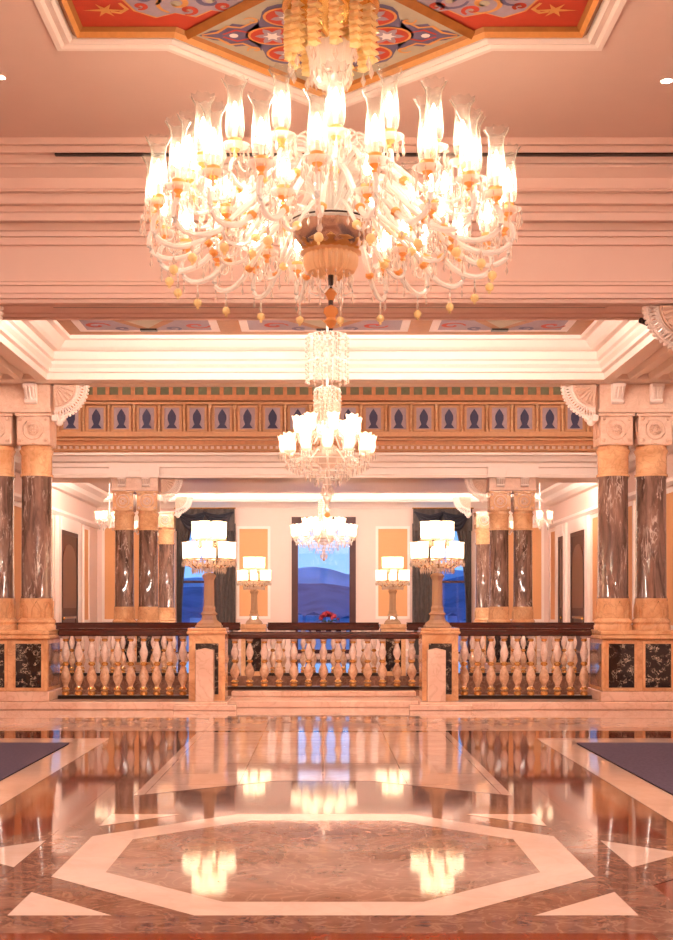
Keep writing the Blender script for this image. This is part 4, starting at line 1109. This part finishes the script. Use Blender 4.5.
# flower bowl on a console table by the window
root = empty('console_table', (.12, 31.5, 0), 'dark console table in front of the central window', 'table')
b = MB(); b.box(-.5, .5, -.22, .22, .74, .78, M['mahog'], .008); b.box(-.46, .46, -.18, .18, .66, .74, M['mahog']); b.build('tabletop', root)
for sx in (-1, 1):
    for sy in (-1, 1):
        b = MB(); b.lathe([(.02, 0), (.03, .1), (.022, .3), (.035, .6), (.035, .66)], M['mahog'], (sx * .42, sy * .15, 0), 8); b.build('leg', root, True)
root = empty('flower_bowl', (.12, 31.5, .78), 'bowl of dark red flowers standing in front of the central window', 'flowers')
b = MB(); b.lathe([(.07, 0), (.05, .03), (.14, .10), (.18, .16), (.17, .17)], M['silver'], n=16); b.build('bowl', root, True)
b = MB()
for i in range(46):
    a = random.uniform(0, 2 * pi); r = random.uniform(0, .27); b.ball((r * cos(a), r * sin(a), .20 + .22 * (1 - (r / .3) ** 2) * random.uniform(.6, 1)), random.uniform(.03, .05), M['flower'], 6, 4)
b.build('blossoms', root)
b = MB()
for i in range(20):
    a = i * .7; b.tube([(0, 0, .12), (.15 * cos(a), .15 * sin(a), .22), (.30 * cos(a), .30 * sin(a), .18)], lambda t: .022 - .02 * t, M['leaf'], 4)
b.build('leaves', root)

# ------------------------------------------------------------------ outside
b = MB(); b.box(-400, 400, 60, 378, -8, -4, M['water']); tag(b.build('strait_water'), 'blue dusk water beyond the windows', 'water', kind='stuff')
def ridge(y, zb_, h, m, name, lab, f, seed, x0=-260, x1=260, dep=60):
    random.seed(seed); b = MB(); n = 120; vs = []
    ph = [random.uniform(0, 6) for _ in range(5)]
    hs = [h * (.85 + .07 * sin(f * i / 10 + ph[0]) + .08 * sin(f * i / 3.3 + ph[1]) + .03 * sin(f * i / 1.2 + ph[2]) + .015 * random.random()) for i in range(n + 1)]
    for row, (dy, k) in enumerate(((-dep, 0), (-dep * .5, .45), (0, 1), (dep, 0))):
        for i in range(n + 1):
            vs.append((x0 + (x1 - x0) * i / n, y + dy + 2 * sin(i * .9 + row), zb_ + hs[i] * k * (1 + (.12 * sin(i * 1.7) if row == 1 else 0))))
    fs = [(r * (n + 1) + i, r * (n + 1) + i + 1, (r + 1) * (n + 1) + i + 1, (r + 1) * (n + 1) + i) for r in range(3) for i in range(n)]
    b.add(vs, fs, m); tag(b.build(name, None, True), lab, 'hill')
ridge(700, -4.5, 28.5, M['snow'], 'far_ridge', 'pale far mountain ridge seen through the windows', 1.0, 3)
ridge(460, -3.9, 17, M['hill'], 'wooded_hill', 'dark blue wooded hill across the water', 1.3, 5)
random.seed(11)
for i in range(34):
    x = -86 + i * 5.2; w = random.uniform(1.2, 2.4); h = random.uniform(1.2, 3.6); y = random.uniform(380, 394)
    b = MB(); b.box(-w, w, -3, 3, 0, h, M['town']); b.prism([(-w * 1.05, h), (w * 1.05, h), (0, h + .9)], 'y', -3.2, 3.2, M['hill'])
    tag(b.build('waterfront_house', loc=(x, y, -3.98)), 'tiny pale house on the far shore seen through the windows', 'house', 'houses on the far shore')

# ------------------------------------------------------------------ world, camera, view
w = bpy.data.worlds.new('dusk'); SC.world = w; w.use_nodes = True
nt = w.node_tree; nt.nodes.clear()
out = nt.nodes.new('ShaderNodeOutputWorld'); bg = nt.nodes.new('ShaderNodeBackground')
tc = nt.nodes.new('ShaderNodeTexCoord'); sp = nt.nodes.new('ShaderNodeSeparateXYZ'); rp = nt.nodes.new('ShaderNodeValToRGB')
nt.links.new(tc.outputs['Generated'], sp.inputs[0]); nt.links.new(sp.outputs['Z'], rp.inputs['Fac']); nt.links.new(rp.outputs['Color'], bg.inputs['Color']); nt.links.new(bg.outputs[0], out.inputs['Surface'])
e = rp.color_ramp.elements; e[0].position = 0.0; e[0].color = (.20, .42, .86, 1); e[1].position = .35; e[1].color = (.07, .18, .52, 1)
bg.inputs['Strength'].default_value = 1.0

cam = bpy.data.cameras.new('camera'); co = bpy.data.objects.new('camera', cam); COL.objects.link(co)
co.location = (0, 0, CZ); co.rotation_euler = (pi / 2, 0, 0)
cam.sensor_fit = 'VERTICAL'; cam.sensor_height = 36; cam.lens = 36 * F / 940
cam.shift_x = (336.5 - 323) / 940; cam.shift_y = (608 - 470) / 940
cam.clip_end = 2000
SC.camera = co
SC.view_settings.view_transform = 'Standard'; SC.view_settings.look = 'None'; SC.view_settings.gamma = 1; SC.view_settings.use_curve_mapping = False
SC.view_settings.exposure = 0.88
SC.cycles.transparent_max_bounces = 32
SC.cycles.max_bounces = 10
SC.cycles.sample_clamp_indirect = 8
SC.cycles.caustics_reflective = False; SC.cycles.caustics_refractive = False
